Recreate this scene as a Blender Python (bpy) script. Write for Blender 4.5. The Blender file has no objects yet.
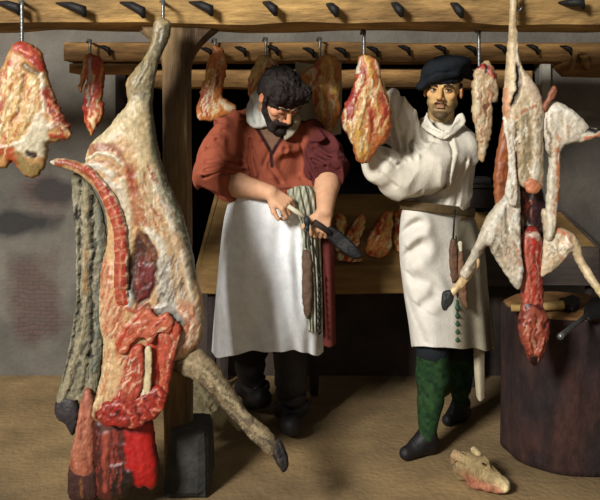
import bpy, math, random
import numpy as np
from mathutils import Vector, Matrix
from mathutils.geometry import delaunay_2d_cdt
PI = math.pi
random.seed(7)
SC = bpy.context.scene
COL = SC.collection
EYE = 1.5; FL = 800.0; HY = 110.0

def lin(c):
    c = np.asarray(c, float) / 255.0
    return np.where(c <= .04045, c / 12.92, ((c + .055) / 1.055) ** 2.4)

# ------------------------------------------------------------------ camera, world, light, exposure
cam_d = bpy.data.cameras.new('camera'); cam = bpy.data.objects.new('camera', cam_d); COL.objects.link(cam)
cam.location = (0, 0, EYE); cam.rotation_euler = (PI / 2, 0, 0)
cam_d.sensor_width = 36; cam_d.lens = FL / 600 * 36; cam_d.shift_y = -(250 - HY) / 600
cam_d.clip_start = .05
SC.camera = cam
SC.view_settings.view_transform = 'Standard'; SC.view_settings.look = 'None'
SC.view_settings.gamma = 1; SC.view_settings.use_curve_mapping = False
SC.view_settings.exposure = 0.0
w = bpy.data.worlds.new('world'); SC.world = w; w.use_nodes = True
w.node_tree.nodes['Background'].inputs[0].default_value = (1.0, .93, .82, 1)
w.node_tree.nodes['Background'].inputs[1].default_value = .20
def area(name, loc, target, size, power, col):
    l = bpy.data.lights.new(name, 'AREA'); l.shape = 'SQUARE'; l.size = size; l.energy = power; l.color = col
    o = bpy.data.objects.new(name, l); COL.objects.link(o); o.location = loc
    o.rotation_euler = (Vector(target) - Vector(loc)).to_track_quat('-Z', 'Y').to_euler()
    return o
area('daylight_opening', (-3.2, -1.9, 3.9), (.0, 3.7, .8), 1.2, 740, (1, .965, .90))

# ------------------------------------------------------------------ helpers
def P(x, y, d):
    return np.array([(x - 300) / FL * d, d, EYE - (y - HY) / FL * d])

ORG = {}
TONE = {'raw_meat_and_fat': .56, 'hide_and_hair': .62}
def thing(name, label, cat, loc, group=None):
    o = bpy.data.objects.new(name, None); COL.objects.link(o); o.location = loc; o.empty_display_size = .05
    o['label'] = label; o['category'] = cat
    if group: o['group'] = group
    ORG[o] = np.array(loc, float)
    return o
def tag(o, label, cat, group=None):
    o['label'] = label; o['category'] = cat
    if group: o['group'] = group
    return o
def root_of(o):
    while o.parent: o = o.parent
    return o
def obj(name, V, F, m, parent=None, col=None, smooth=True, org=None):
    V = np.array(V, float).reshape(-1, 3)
    if parent is not None: o0 = ORG[root_of(parent)]
    else: o0 = np.array([V[:, 0].mean(), V[:, 1].mean(), V[:, 2].min()]) if org is None else np.array(org, float)
    me = bpy.data.meshes.new(name)
    if isinstance(F, np.ndarray):
        n = F.shape[1]
        me.vertices.add(len(V)); me.vertices.foreach_set('co', (V - o0).ravel())
        me.loops.add(F.size); me.loops.foreach_set('vertex_index', F.astype(np.int32).ravel())
        me.polygons.add(len(F)); me.polygons.foreach_set('loop_start', np.arange(0, F.size, n, dtype=np.int32))
        me.polygons.foreach_set('loop_total', np.full(len(F), n, dtype=np.int32))
        me.update(calc_edges=True)
    else:
        me.from_pydata([tuple(v) for v in (V - o0)], [], [tuple(int(i) for i in f) for f in F])
    me.validate()
    if col is not None:
        a = me.color_attributes.new('col', 'FLOAT_COLOR', 'POINT')
        c = np.ones((len(V), 4)); c[:, :3] = col
        a.data.foreach_set('color', c.ravel().astype(np.float32))
    if smooth: me.polygons.foreach_set('use_smooth', np.ones(len(me.polygons), bool))
    me.materials.append(m)
    o = bpy.data.objects.new(name, me); COL.objects.link(o)
    if parent is not None: o.parent = parent
    else: o.location = o0; ORG[o] = o0
    return o
def struct(o): o['kind'] = 'structure'; return o

# --- noise in numpy
def vnoise(p, seed=0):
    i = np.floor(p).astype(np.int64); f = p - i; f = f * f * (3 - 2 * f)
    def h(a, b, c):
        n = (a * 374761393 + b * 668265263 + c * 2147483647 + seed * 1274126177) & 0xffffffff
        n = ((n ^ (n >> 13)) * 1274126177) & 0xffffffff
        return ((n ^ (n >> 16)) & 0xffff) / 65535.0
    r = 0
    for a in (0, 1):
        for b in (0, 1):
            for c in (0, 1):
                r = r + h(i[:, 0] + a, i[:, 1] + b, i[:, 2] + c) * (f[:, 0] if a else 1 - f[:, 0]) * (f[:, 1] if b else 1 - f[:, 1]) * (f[:, 2] if c else 1 - f[:, 2])
    return r * 2 - 1
def fbm(p, seed=0, o=3):
    r = 0; a = 1; t = 0
    for k in range(o):
        r = r + a * vnoise(p * 2 ** k, seed + k * 17); t += a; a *= .5
    return r / t

# --- materials
def mat(name, c=None, rough=.8, var=.25, scale=12, bump=.2, bscale=60, vcol=False, metal=0, stretch=(1, 1, 1), c2=None, sheen=0, spec=.3):
    m = bpy.data.materials.new(name); m.use_nodes = True
    nt = m.node_tree; N = nt.nodes; L = nt.links; b = N['Principled BSDF']
    tc = N.new('ShaderNodeTexCoord'); mp = N.new('ShaderNodeMapping'); mp.inputs['Scale'].default_value = stretch
    L.new(tc.outputs['Object'], mp.inputs[0])
    n1 = N.new('ShaderNodeTexNoise'); n1.inputs['Scale'].default_value = scale; n1.inputs['Detail'].default_value = 6; n1.inputs['Roughness'].default_value = .65
    L.new(mp.outputs[0], n1.inputs[0])
    mr = N.new('ShaderNodeMapRange'); mr.inputs[1].default_value = .3; mr.inputs[2].default_value = .7
    mr.inputs[3].default_value = 1 - var; mr.inputs[4].default_value = 1 + var
    L.new(n1.outputs[0], mr.inputs[0])
    mx = N.new('ShaderNodeMix'); mx.data_type = 'RGBA'; mx.blend_type = 'MULTIPLY'; mx.inputs[0].default_value = 1
    if vcol:
        at = N.new('ShaderNodeAttribute'); at.attribute_name = 'col'; L.new(at.outputs[0], mx.inputs[6])
    elif c2 is not None:
        m2 = N.new('ShaderNodeMix'); m2.data_type = 'RGBA'
        m2.inputs[6].default_value = (*lin(c), 1); m2.inputs[7].default_value = (*lin(c2), 1)
        n3 = N.new('ShaderNodeTexNoise'); n3.inputs['Scale'].default_value = scale * .35; n3.inputs['Detail'].default_value = 4
        L.new(mp.outputs[0], n3.inputs[0]); r3 = N.new('ShaderNodeMapRange'); r3.inputs[1].default_value = .38; r3.inputs[2].default_value = .62
        L.new(n3.outputs[0], r3.inputs[0]); L.new(r3.outputs[0], m2.inputs[0]); L.new(m2.outputs[2], mx.inputs[6])
    else: mx.inputs[6].default_value = (*lin(c), 1)
    cb = N.new('ShaderNodeCombineColor')
    for i in range(3): L.new(mr.outputs[0], cb.inputs[i])
    L.new(cb.outputs[0], mx.inputs[7]); L.new(mx.outputs[2], b.inputs['Base Color'])
    b.inputs['Roughness'].default_value = rough; b.inputs['Metallic'].default_value = metal
    b.inputs['Specular IOR Level'].default_value = spec
    if sheen: b.inputs['Sheen Weight'].default_value = sheen
    if bump:
        n2 = N.new('ShaderNodeTexNoise'); n2.inputs['Scale'].default_value = bscale; n2.inputs['Detail'].default_value = 5
        L.new(mp.outputs[0], n2.inputs[0])
        bp = N.new('ShaderNodeBump'); bp.inputs['Strength'].default_value = bump; bp.inputs['Distance'].default_value = .01
        L.new(n2.outputs[0], bp.inputs['Height']); L.new(bp.outputs[0], b.inputs['Normal'])
    return m

# --- simple solids
def box_vf(x0, x1, y0, y1, z0, z1, n=1):
    V = [(x, y, z) for x in (x0, x1) for y in (y0, y1) for z in (z0, z1)]
    return V, [(0, 1, 3, 2), (4, 6, 7, 5), (0, 4, 5, 1), (2, 3, 7, 6), (0, 2, 6, 4), (1, 5, 7, 3)]
def rough_box(name, x0, x1, y0, y1, z0, z1, m, parent=None, step=.06, amp=.006, seed=0, r=.008, fn=None):
    """a timber-like box: gridded, edges eased, surface slightly uneven"""
    n = [max(2, int((b - a) / step)) for a, b in ((x0, x1), (y0, y1), (z0, z1))]
    import bmesh
    bm = bmesh.new(); idx = {}
    V = []; F = []
    def vid(i, j, k):
        if (i, j, k) not in idx:
            idx[(i, j, k)] = len(V)
            V.append([x0 + (x1 - x0) * i / n[0], y0 + (y1 - y0) * j / n[1], z0 + (z1 - z0) * k / n[2]])
        return idx[(i, j, k)]
    for j in range(n[1]):
        for k in range(n[2]):
            F.append((vid(0, j, k), vid(0, j, k + 1), vid(0, j + 1, k + 1), vid(0, j + 1, k)))
            F.append((vid(n[0], j, k), vid(n[0], j + 1, k), vid(n[0], j + 1, k + 1), vid(n[0], j, k + 1)))
    for i in range(n[0]):
        for k in range(n[2]):
            F.append((vid(i, 0, k), vid(i + 1, 0, k), vid(i + 1, 0, k + 1), vid(i, 0, k + 1)))
            F.append((vid(i, n[1], k), vid(i, n[1], k + 1), vid(i + 1, n[1], k + 1), vid(i + 1, n[1], k)))
    for i in range(n[0]):
        for j in range(n[1]):
            F.append((vid(i, j, 0), vid(i, j + 1, 0), vid(i + 1, j + 1, 0), vid(i + 1, j, 0)))
            F.append((vid(i, j, n[2]), vid(i + 1, j, n[2]), vid(i + 1, j + 1, n[2]), vid(i, j + 1, n[2])))
    bm.free()
    V = np.array(V)
    c = np.array([(x0 + x1) / 2, (y0 + y1) / 2, (z0 + z1) / 2]); hs = np.array([(x1 - x0) / 2, (y1 - y0) / 2, (z1 - z0) / 2])
    ed = (np.abs(np.abs(V - c) - hs) < 1e-6).sum(1)
    V = np.where((ed >= 2)[:, None], V - np.sign(V - c) * r * (np.abs(np.abs(V - c) - hs) < 1e-6), V)
    q = V * 5 + seed
    V = V + amp * np.stack([vnoise(q, 1 + seed), vnoise(q, 2 + seed), vnoise(q, 3 + seed)], 1)
    if fn: V = fn(V)
    return obj(name, V, F, m, parent, smooth=False)
def tube(pts, radii, n=10, flat=1.0, caps=True):
    pts = [np.array(p, float) for p in pts]
    if np.isscalar(radii): radii = [radii] * len(pts)
    V = []; F = []; u = None
    for i, p in enumerate(pts):
        t = pts[min(i + 1, len(pts) - 1)] - pts[max(i - 1, 0)]; t = t / (np.linalg.norm(t) + 1e-9)
        if u is None:
            u = np.cross(t, [0, 1, 0]);
            if np.linalg.norm(u) < .1: u = np.cross(t, [1, 0, 0])
        u = u - t * u.dot(t); u /= np.linalg.norm(u); v = np.cross(t, u)
        for k in range(n):
            a = 2 * PI * k / n
            V.append(p + radii[i] * (u * math.cos(a) + v * math.sin(a) * flat))
    for i in range(len(pts) - 1):
        for k in range(n):
            a = i * n + k; b = i * n + (k + 1) % n
            F.append((a, b, b + n, a + n))
    if caps:
        F.append(tuple(range(n))[::-1]); F.append(tuple(range((len(pts) - 1) * n, len(pts) * n)))
    return V, F
def join(*vfs):
    V = []; F = []
    for v, f in vfs:
        o = len(V); V += [tuple(q) for q in v]; F += [tuple(i + o for i in g) for g in f]
    return V, F
def catmull(pts, n):
    p = np.array(pts, float); m = len(p)
    t = np.linspace(0, m - 1, n); i = np.minimum(t.astype(int), m - 2); f = (t - i)[:, None]
    p0 = p[np.maximum(i - 1, 0)]; p1 = p[i]; p2 = p[i + 1]; p3 = p[np.minimum(i + 2, m - 1)]
    return .5 * ((2 * p1) + (-p0 + p2) * f + (2 * p0 - 5 * p1 + 4 * p2 - p3) * f ** 2 + (-p0 + 3 * p1 - 3 * p2 + p3) * f ** 3)
def cloth(name, rows, m, parent, nu=50, nv=60, fold=None, thick=.006, col=None, ring=False):
    """sheet of cloth through rows of (x,y,d) points, with real thickness"""
    R = np.array([catmull(r, nu) for r in rows])            # rows x nu x 3
    G = np.array([catmull(R[:, k], nv) for k in range(nu)]).transpose(1, 0, 2)   # nv x nu x 3
    W = np.stack([(G[..., 0] - 300) / FL * G[..., 2], G[..., 2], EYE - (G[..., 1] - HY) / FL * G[..., 2]], -1)
    if fold is not None:
        u = np.linspace(0, 1, nu)[None, :]; v = np.linspace(0, 1, nv)[:, None]
        W[..., 1] += fold(u, v, G)
    du = np.gradient(W, axis=1); dv = np.gradient(W, axis=0); nn = np.cross(du, dv); nn /= np.linalg.norm(nn, axis=-1, keepdims=True) + 1e-9
    A = (W + nn * thick / 2).reshape(-1, 3); B = (W - nn * thick / 2).reshape(-1, 3); n = nu * nv
    F = []
    for j in range(nv - 1):
        for i in range(nu - 1):
            a = j * nu + i; F.append((a, a + nu, a + nu + 1, a + 1)); F.append((a + n, a + n + 1, a + n + nu + 1, a + n + nu))
    for i in range(nu - 1):
        a = i; F.append((a, a + 1, a + 1 + n, a + n)); a = (nv - 1) * nu + i; F.append((a, a + n, a + n + 1, a + 1))
    for j in range(nv - 1):
        a = j * nu; F.append((a, a + n, a + n + nu, a + nu)); a = j * nu + nu - 1; F.append((a, a + nu, a + nu + n, a + n))
    c = None
    if col is not None:
        c = col(G.reshape(-1, 3)); c = np.concatenate([c, c])
    return obj(name, np.concatenate([A, B]), F, m, parent, col=c)

# --- inflated bodies: outline in the picture plane of a thing standing at its own depth, given a round, real thickness
def inside(poly, X, Y):
    r = np.zeros(X.shape, bool); n = len(poly)
    for i in range(n):
        x1, y1 = poly[i]; x2, y2 = poly[(i + 1) % n]
        if y1 == y2: continue
        c = ((y1 > Y) != (y2 > Y)) & (X < (x2 - x1) * (Y - y1) / (y2 - y1) + x1)
        r ^= c
    return r
def segdist(X, Y, pts):
    best = np.full(X.shape, 1e9)
    for (x1, y1), (x2, y2) in zip(pts[:-1], pts[1:]):
        dx, dy = x2 - x1, y2 - y1; L = dx * dx + dy * dy + 1e-9
        t = np.clip(((X - x1) * dx + (Y - y1) * dy) / L, 0, 1)
        best = np.minimum(best, np.hypot(X - x1 - t * dx, Y - y1 - t * dy))
    return best
def smooth_poly(poly, step):
    p = np.array(poly, float); n = len(p); out = []
    for i in range(n):
        p0, p1, p2, p3 = p[i - 1], p[i], p[(i + 1) % n], p[(i + 2) % n]
        m = max(1, int(np.hypot(*(p2 - p1)) / step))
        for k in range(m):
            f = k / m
            out.append(.5 * (2 * p1 + (p2 - p0) * f + (2 * p0 - 5 * p1 + 4 * p2 - p3) * f * f + (3 * p1 - 3 * p2 + p3 - p0) * f ** 3))
    return np.array(out)
def inflate(name, poly, d, m, parent=None, thick=1.0, tmax=.09, step=2.0, base=(200, 180, 150), strokes=(), marb=None,
            amp=.003, wob=1.5, seed=0, grain=.1, ragged=.6, bk=1.0, tn=1.0):
    bd = smooth_poly(poly, step)
    if ragged:
        q = np.c_[bd * .28, np.zeros(len(bd))]; bd = bd + ragged * np.c_[vnoise(q, seed), vnoise(q, seed + 5)]
    x0, y0 = bd.min(0) - step * 2; x1, y1 = bd.max(0) + step * 2
    xs = np.arange(x0, x1, step); ys = np.arange(y0, y1, step); GX, GY = np.meshgrid(xs, ys)
    ins = inside(bd, GX, GY)
    u = np.zeros(GX.shape); c = step * step * .5
    for it in range(int(1.2 * max(GX.shape)) + 150 if max(GX.shape) < 80 else 700):
        un = .25 * (np.roll(u, 1, 0) + np.roll(u, -1, 0) + np.roll(u, 1, 1) + np.roll(u, -1, 1)) + c
        u = np.where(ins, un, 0)
    bl = np.r_[bd, bd[:1]]
    dist = segdist(GX, GY, [tuple(q) for q in bl])
    ok = ins & (dist > step * .45)
    px = np.r_[bd[:, 0], GX[ok]]; py = np.r_[bd[:, 1], GY[ok]]; uu = np.r_[np.zeros(len(bd)), u[ok]]
    n = len(bd)
    res = delaunay_2d_cdt([Vector((a, b)) for a, b in zip(px, py)], [(i, (i + 1) % n) for i in range(n)], [], 0, 1e-5)
    V2, F2, orig = res[0], res[2], res[3]
    uu = np.array([uu[o[0]] if o else 0 for o in orig]); px = np.array([v.x for v in V2]); py = np.array([v.y for v in V2])
    cen = np.array([[sum(V2[i].x for i in f) / len(f), sum(V2[i].y for i in f) / len(f)] for f in F2])
    keep = inside(bd, cen[:, 0], cen[:, 1]); F2 = [f for f, k in zip(F2, keep) if k]
    if callable(d): dd = d(px, py)
    elif np.isscalar(d): dd = np.full(len(px), float(d))
    else:
        wsum = 0; dd = 0
        for (a, b, q) in d:
            ww = 1 / ((px - a) ** 2 + (py - b) ** 2 + 9) ** 1.3; wsum = wsum + ww; dd = dd + ww * q
        dd = dd / wsum
    h = np.sqrt(np.maximum(uu, 0)) * dd / FL * thick
    h = tmax * np.tanh(h / tmax)
    # colour: strokes lay meat, fat, bone and hide patches, plus shade painted into hollows
    q = np.c_[px, py, np.zeros(len(px))]
    wx = px + wob * fbm(q * .18, seed + 1) * 2; wy = py + wob * fbm(q * .18, seed + 2) * 2
    C = np.tile(lin(base), (len(px), 1))
    if marb:
        for (mc, ang, s1, s2, lo, hi) in marb:
            ca, sa = math.cos(math.radians(ang)), math.sin(math.radians(ang))
            a = (wx * ca + wy * sa) / s1; b = (-wx * sa + wy * ca) / s2
            f = np.clip((fbm(np.c_[a, b, a * 0 + seed], seed + int(ang) + 9) - lo) / (hi - lo), 0, 1)[:, None]
            C = C * (1 - f) + lin(mc) * f
    bh = np.zeros(len(px))
    for s in strokes:
        pts, wd, c = s[0], s[1], s[2]; bp = s[3] if len(s) > 3 else 0
        ds = segdist(wx, wy, pts); soft = max(.8, wd * .35)
        if len(pts) > 2 and pts[0] == pts[-1]:
            ip = inside(pts, wx, wy); ds = np.where(ip, -ds, ds); f = np.clip(.5 - ds / (2 * wd), 0, 1)
        else: f = np.clip((wd / 2 - ds) / soft + .5, 0, 1)
        if c is not None: C = C * (1 - f[:, None]) + lin(c) * f[:, None]
        bh += bp * f
    C = C * (1 + grain * fbm(q * .5, seed + 3)[:, None] * 1.6)
    if m is M_meat or m is M_hide: C = (np.clip(C, 0, 1) ** 1.06) * TONE.get(m.name, .6) * tn
    edge = np.clip(h / .01, 0, 1)
    h1 = h + (amp * fbm(q * .22, seed + 7) + bh) * edge
    X = (px - 300) / FL * dd; Z = EYE - (py - HY) / FL * dd
    m1 = len(px); bnd = uu < 1e-9
    back = np.arange(m1) + m1
    back[bnd] = np.arange(m1)[bnd]
    V = np.r_[np.c_[X, dd - h1, Z], np.c_[X, dd + h * bk, Z]]
    F = []
    for f in F2:
        F.append(tuple(f)); g = tuple(int(back[i]) for i in f)[::-1]
        if g != tuple(f)[::-1]: F.append(g)
    use = np.zeros(2 * m1, bool); use[[i for f in F for i in f]] = True; mp_ = np.cumsum(use) - 1
    F = [tuple(mp_[i] for i in f) for f in F]
    return obj(name, V[use], F, m, parent, col=np.clip(np.r_[C, C], 0, 1)[use])

# --- distance-field bodies
class S:
    def __init__(s, k=.02): s.p = []; s.g = []; s.k = k; s.M = np.eye(3); s.o = np.zeros(3); s.amp = 0; s.cre = 0; s.cs = np.array([9., 9., 5.]); s.q = 1.0; s.ns = 20; s.seed = 0
    def frame(s, M=None, o=None, q=1.0): s.q = q; s.M = np.eye(3) if M is None else np.array(M, float); s.o = np.zeros(3) if o is None else np.array(o, float)
    def W(s, a): return s.M @ (np.array(a, float) * s.q) + s.o
    def cap(s, a, b, r1, r2=None, col=None, k=None, sy=1, sub=False):
        s.p.append(('c', s.W(a), s.W(b), r1 * s.q, (r1 if r2 is None else r2) * s.q, sy, col, s.k if k is None else k, sub)); return s
    def ell(s, c, r, col=None, k=None, R=None, sub=False):
        M = s.M if R is None else s.M @ np.array(R)
        s.p.append(('e', s.W(c), (np.array(r, float) if not np.isscalar(r) else np.array([r] * 3, float)) * s.q, M.T, 0, 1, col, s.k if k is None else k, sub)); return s
    def chain(s, pts, rs, col=None, k=None, sy=1):
        for a, b, r1, r2 in zip(pts[:-1], pts[1:], rs[:-1], rs[1:]): s.cap(a, b, r1, r2, col, k, sy)
    def groove(s, pts, w, amp, gy=.05): s.g.append(([s.W(q) for q in pts], w * s.q, amp * s.q, gy)); return s
    def one(s, q, X):
        if q[0] == 'c':
            a, b = q[1], q[2]; ab = b - a; L = ab.dot(ab) + 1e-12
            t = np.clip((X - a) @ ab / L, 0, 1); D = X - a - t[:, None] * ab
            if q[5] != 1: D = D * np.array([1, 1 / q[5], 1])
            return np.sqrt((D * D).sum(1)) - (q[3] + (q[4] - q[3]) * t)
        D = (X - q[1]) @ q[3].T; r = q[2]
        k0 = np.sqrt(((D / r) ** 2).sum(1)); k1 = np.sqrt(((D / r ** 2) ** 2).sum(1)) + 1e-9
        return np.where(k0 < 1e-6, -r.min(), k0 * (k0 - 1) / k1)
    def ev(s, X, detail=True):
        d = None
        for q in s.p:
            e = s.one(q, X); k = q[7]
            if d is None: d = e; continue
            if q[8]:
                e = -e; h = np.clip(.5 - .5 * (e - d) / k, 0, 1); d = e * (1 - h) + d * h + k * h * (1 - h)
            else:
                h = np.clip(.5 + .5 * (e - d) / k, 0, 1); d = e * (1 - h) + d * h - k * h * (1 - h)
        if detail:
            for pts, w, amp, gy in s.g:
                best = None
                for a, b in zip(pts[:-1], pts[1:]):
                    ab = b - a; t = np.clip((X - a) @ ab / (ab.dot(ab) + 1e-12), 0, 1); D = (X - a - t[:, None] * ab) * [1, gy, 1]; e = (D * D).sum(1)
                    best = e if best is None else np.minimum(best, e)
                d = d + amp * np.exp(-best / w ** 2)
            if s.cre: Y = X * s.cs + .35 * np.stack([vnoise(X * 5, 61), vnoise(X * 5, 62), vnoise(X * 5, 63)], 1); d = d + s.cre * (np.abs(fbm(Y, s.seed + 30, 2)) * 2.2 - .5)
            if s.amp: d = d + s.amp * fbm(X * s.ns, s.seed)
        return d
    def color(s, X, default):
        D = []; Cc = []
        for q in s.p:
            if q[8]: continue
            D.append(s.one(q, X)); Cc.append(lin(default if q[6] is None else q[6]))
        D = np.array(D); w = np.exp(-(D - D.min(0)) / .004); w /= w.sum(0)
        return w.T @ np.array(Cc)
    def mesh(s, h=.004):
        lo = np.min([np.minimum(q[1], q[2]) - max(q[3], q[4]) * max(1, q[5]) if q[0] == 'c' else q[1] - q[2].max() for q in s.p if not q[8]], 0) - .02
        hi = np.max([np.maximum(q[1], q[2]) + max(q[3], q[4]) * max(1, q[5]) if q[0] == 'c' else q[1] + q[2].max() for q in s.p if not q[8]], 0) + .02
        B = 8; nb = np.ceil((hi - lo) / (h * B)).astype(int) + 1
        I = np.stack(np.meshgrid(*[np.arange(n) for n in nb], indexing='ij'), -1).reshape(-1, 3)
        c = lo + (I * B + (B - 1) / 2) * h
        dc = s.ev(c, False); act = np.abs(dc) < h * B * .87 * 1.5 + .012
        val = np.where(dc < 0, -1.0, 1.0).astype(np.float32)
        full = np.repeat(val[:, None], B ** 3, 1)
        off = np.stack(np.meshgrid(*[np.arange(B)] * 3, indexing='ij'), -1).reshape(-1, 3)
        ai = np.where(act)[0]
        for st in range(0, len(ai), 400):
            g = ai[st:st + 400]
            X = (lo + (I[g][:, None, :] * B + off[None]) * h).reshape(-1, 3)
            full[g] = s.ev(X).reshape(len(g), -1)
        G = full.reshape(*nb, B, B, B).transpose(0, 3, 1, 4, 2, 5).reshape(*(nb * B))
        del full
        sg = G < 0; n = G.shape
        cs = [(a, b, e) for a in (0, 1) for b in (0, 1) for e in (0, 1)]
        sl = lambda a, b, e: (slice(a, n[0] - 1 + a), slice(b, n[1] - 1 + b), slice(e, n[2] - 1 + e))
        al = np.ones(tuple(k - 1 for k in n), bool); an = np.zeros_like(al)
        for q in cs: t = sg[sl(*q)]; al &= t; an |= t
        cell = np.argwhere(an & ~al); idx = -np.ones(al.shape, np.int32); idx[tuple(cell.T)] = np.arange(len(cell))
        vals = {q: G[tuple((cell + q).T)] for q in cs}
        acc = np.zeros((len(cell), 3)); cnt = np.zeros(len(cell))
        for q in cs:
            for ax in range(3):
                if q[ax]: continue
                r = list(q); r[ax] = 1; v0 = vals[q]; v1 = vals[tuple(r)]; x = (v0 < 0) != (v1 < 0)
                t = np.where(x, v0 / np.where(x, v0 - v1, 1), 0)
                p = np.tile(np.array(q, float), (len(cell), 1)); p[:, ax] = t
                acc += p * x[:, None]; cnt += x
        V = lo + (cell + acc / cnt[:, None]) * h
        Fs = []
        for ax in range(3):
            b_, c_ = [(1, 2), (2, 0), (0, 1)][ax]
            a0 = [slice(1, k - 1) for k in n]; a0[ax] = slice(0, n[ax] - 1); a1 = list(a0); a1[ax] = slice(1, n[ax])
            s0 = sg[tuple(a0)]; s1 = sg[tuple(a1)]
            for flip in (0, 1):
                e = np.argwhere((s0 & ~s1) if not flip else (~s0 & s1))
                base = e + 1; base[:, ax] -= 1
                q = []
                for db, dc2 in ((-1, -1), (0, -1), (0, 0), (-1, 0)):
                    c2 = base.copy(); c2[:, b_] += db; c2[:, c_] += dc2; q.append(idx[tuple(c2.T)])
                q = np.stack(q, 1)
                Fs.append(q[:, ::-1] if flip else q)
        F = np.concatenate(Fs); F = F[(F >= 0).all(1)]
        return V, F
    def build(s, name, m, parent, h=.004, default=(200, 160, 130), paint=None):
        V, F = s.mesh(h)
        # light smoothing
        C = s.color(V, default)
        if paint is not None: C = paint(V, C)
        return obj(name, V, F, m, parent, col=C)
def rot(yaw=0, pitch=0, roll=0):
    """head frame: face looks to -Y; yaw>0 turns to picture right, pitch>0 looks down, roll>0 tips the crown to picture right"""
    return np.array(Matrix.Rotation(math.radians(yaw), 3, 'Z') @ Matrix.Rotation(math.radians(pitch), 3, 'X') @ Matrix.Rotation(math.radians(roll), 3, 'Y'))
def unit(v): v = np.array(v, float); return v / np.linalg.norm(v)
# ================================================================== MATERIALS
M_floor = mat('earth_floor', (142, 118, 82), .95, .28, 3.5, .6, 40, c2=(108, 90, 64))
M_wood = mat('beam_timber', (158, 127, 78), .85, .45, 16, .9, 40, stretch=(.4, 1, 1.8), c2=(118, 92, 56))
M_wood2 = mat('rail_timber', (150, 114, 68), .85, .45, 16, .9, 40, stretch=(.4, 1, 2.4), c2=(108, 80, 48))
M_post = mat('post_timber', (120, 98, 66), .85, .5, 14, .8, 40, stretch=(2.2, 1, .3), c2=(70, 54, 38))
M_counter = mat('counter_timber', (150, 118, 70), .8, .3, 8, .4, 50, stretch=(.4, 1, 2), c2=(118, 92, 56))
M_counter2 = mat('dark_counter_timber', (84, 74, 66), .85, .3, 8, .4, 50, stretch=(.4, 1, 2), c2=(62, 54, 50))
M_darkwood = mat('dark_timber', (48, 38, 34), .8, .35, 9, .4, 50, c2=(34, 28, 28))
M_blackw = mat('near_black_plaster', (14, 13, 16), .95, .2, 5, .2, 40)  # near-black plaster for the recess walls and ceiling
M_low = mat('dark_brown_plaster', (70, 60, 54), .95, .3, 5, .4, 40, c2=(50, 44, 42))
M_iron = mat('black_iron', (20, 19, 20), .6, .3, 30, .3, 90, metal=.1, spec=.3)
M_steel = mat('worn_steel', (110, 112, 112), .35, .25, 30, .2, 90, metal=.7, spec=.5)
M_trim = mat('pale_frame_paint', (150, 148, 138), .9, .2, 10, .3, 60)
M_stone = mat('dark_block_stone', (62, 60, 56), .85, .5, 8, .7, 40, c2=(36, 36, 36))
M_meat = mat('raw_meat_and_fat', rough=.45, var=.28, scale=45, bump=.12, bscale=110, vcol=True, stretch=(1.6, 1, .6), spec=.45)
M_hide = mat('hide_and_hair', rough=.85, var=.3, scale=60, bump=.6, bscale=140, vcol=True, stretch=(2, 2, .6))
M_skin = mat('skin', rough=.6, var=.12, scale=40, bump=.15, bscale=120, vcol=True)
M_cloth = mat('woven_cloth', rough=.92, var=.1, scale=22, bump=.35, bscale=180, vcol=True, spec=.15)
M_hair = mat('dark_hair', rough=.7, var=.4, scale=60, bump=.7, bscale=160, vcol=True, stretch=(1, 1, .4))
M_leather = mat('leather', rough=.55, var=.3, scale=20, bump=.3, bscale=80, vcol=True)

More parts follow.
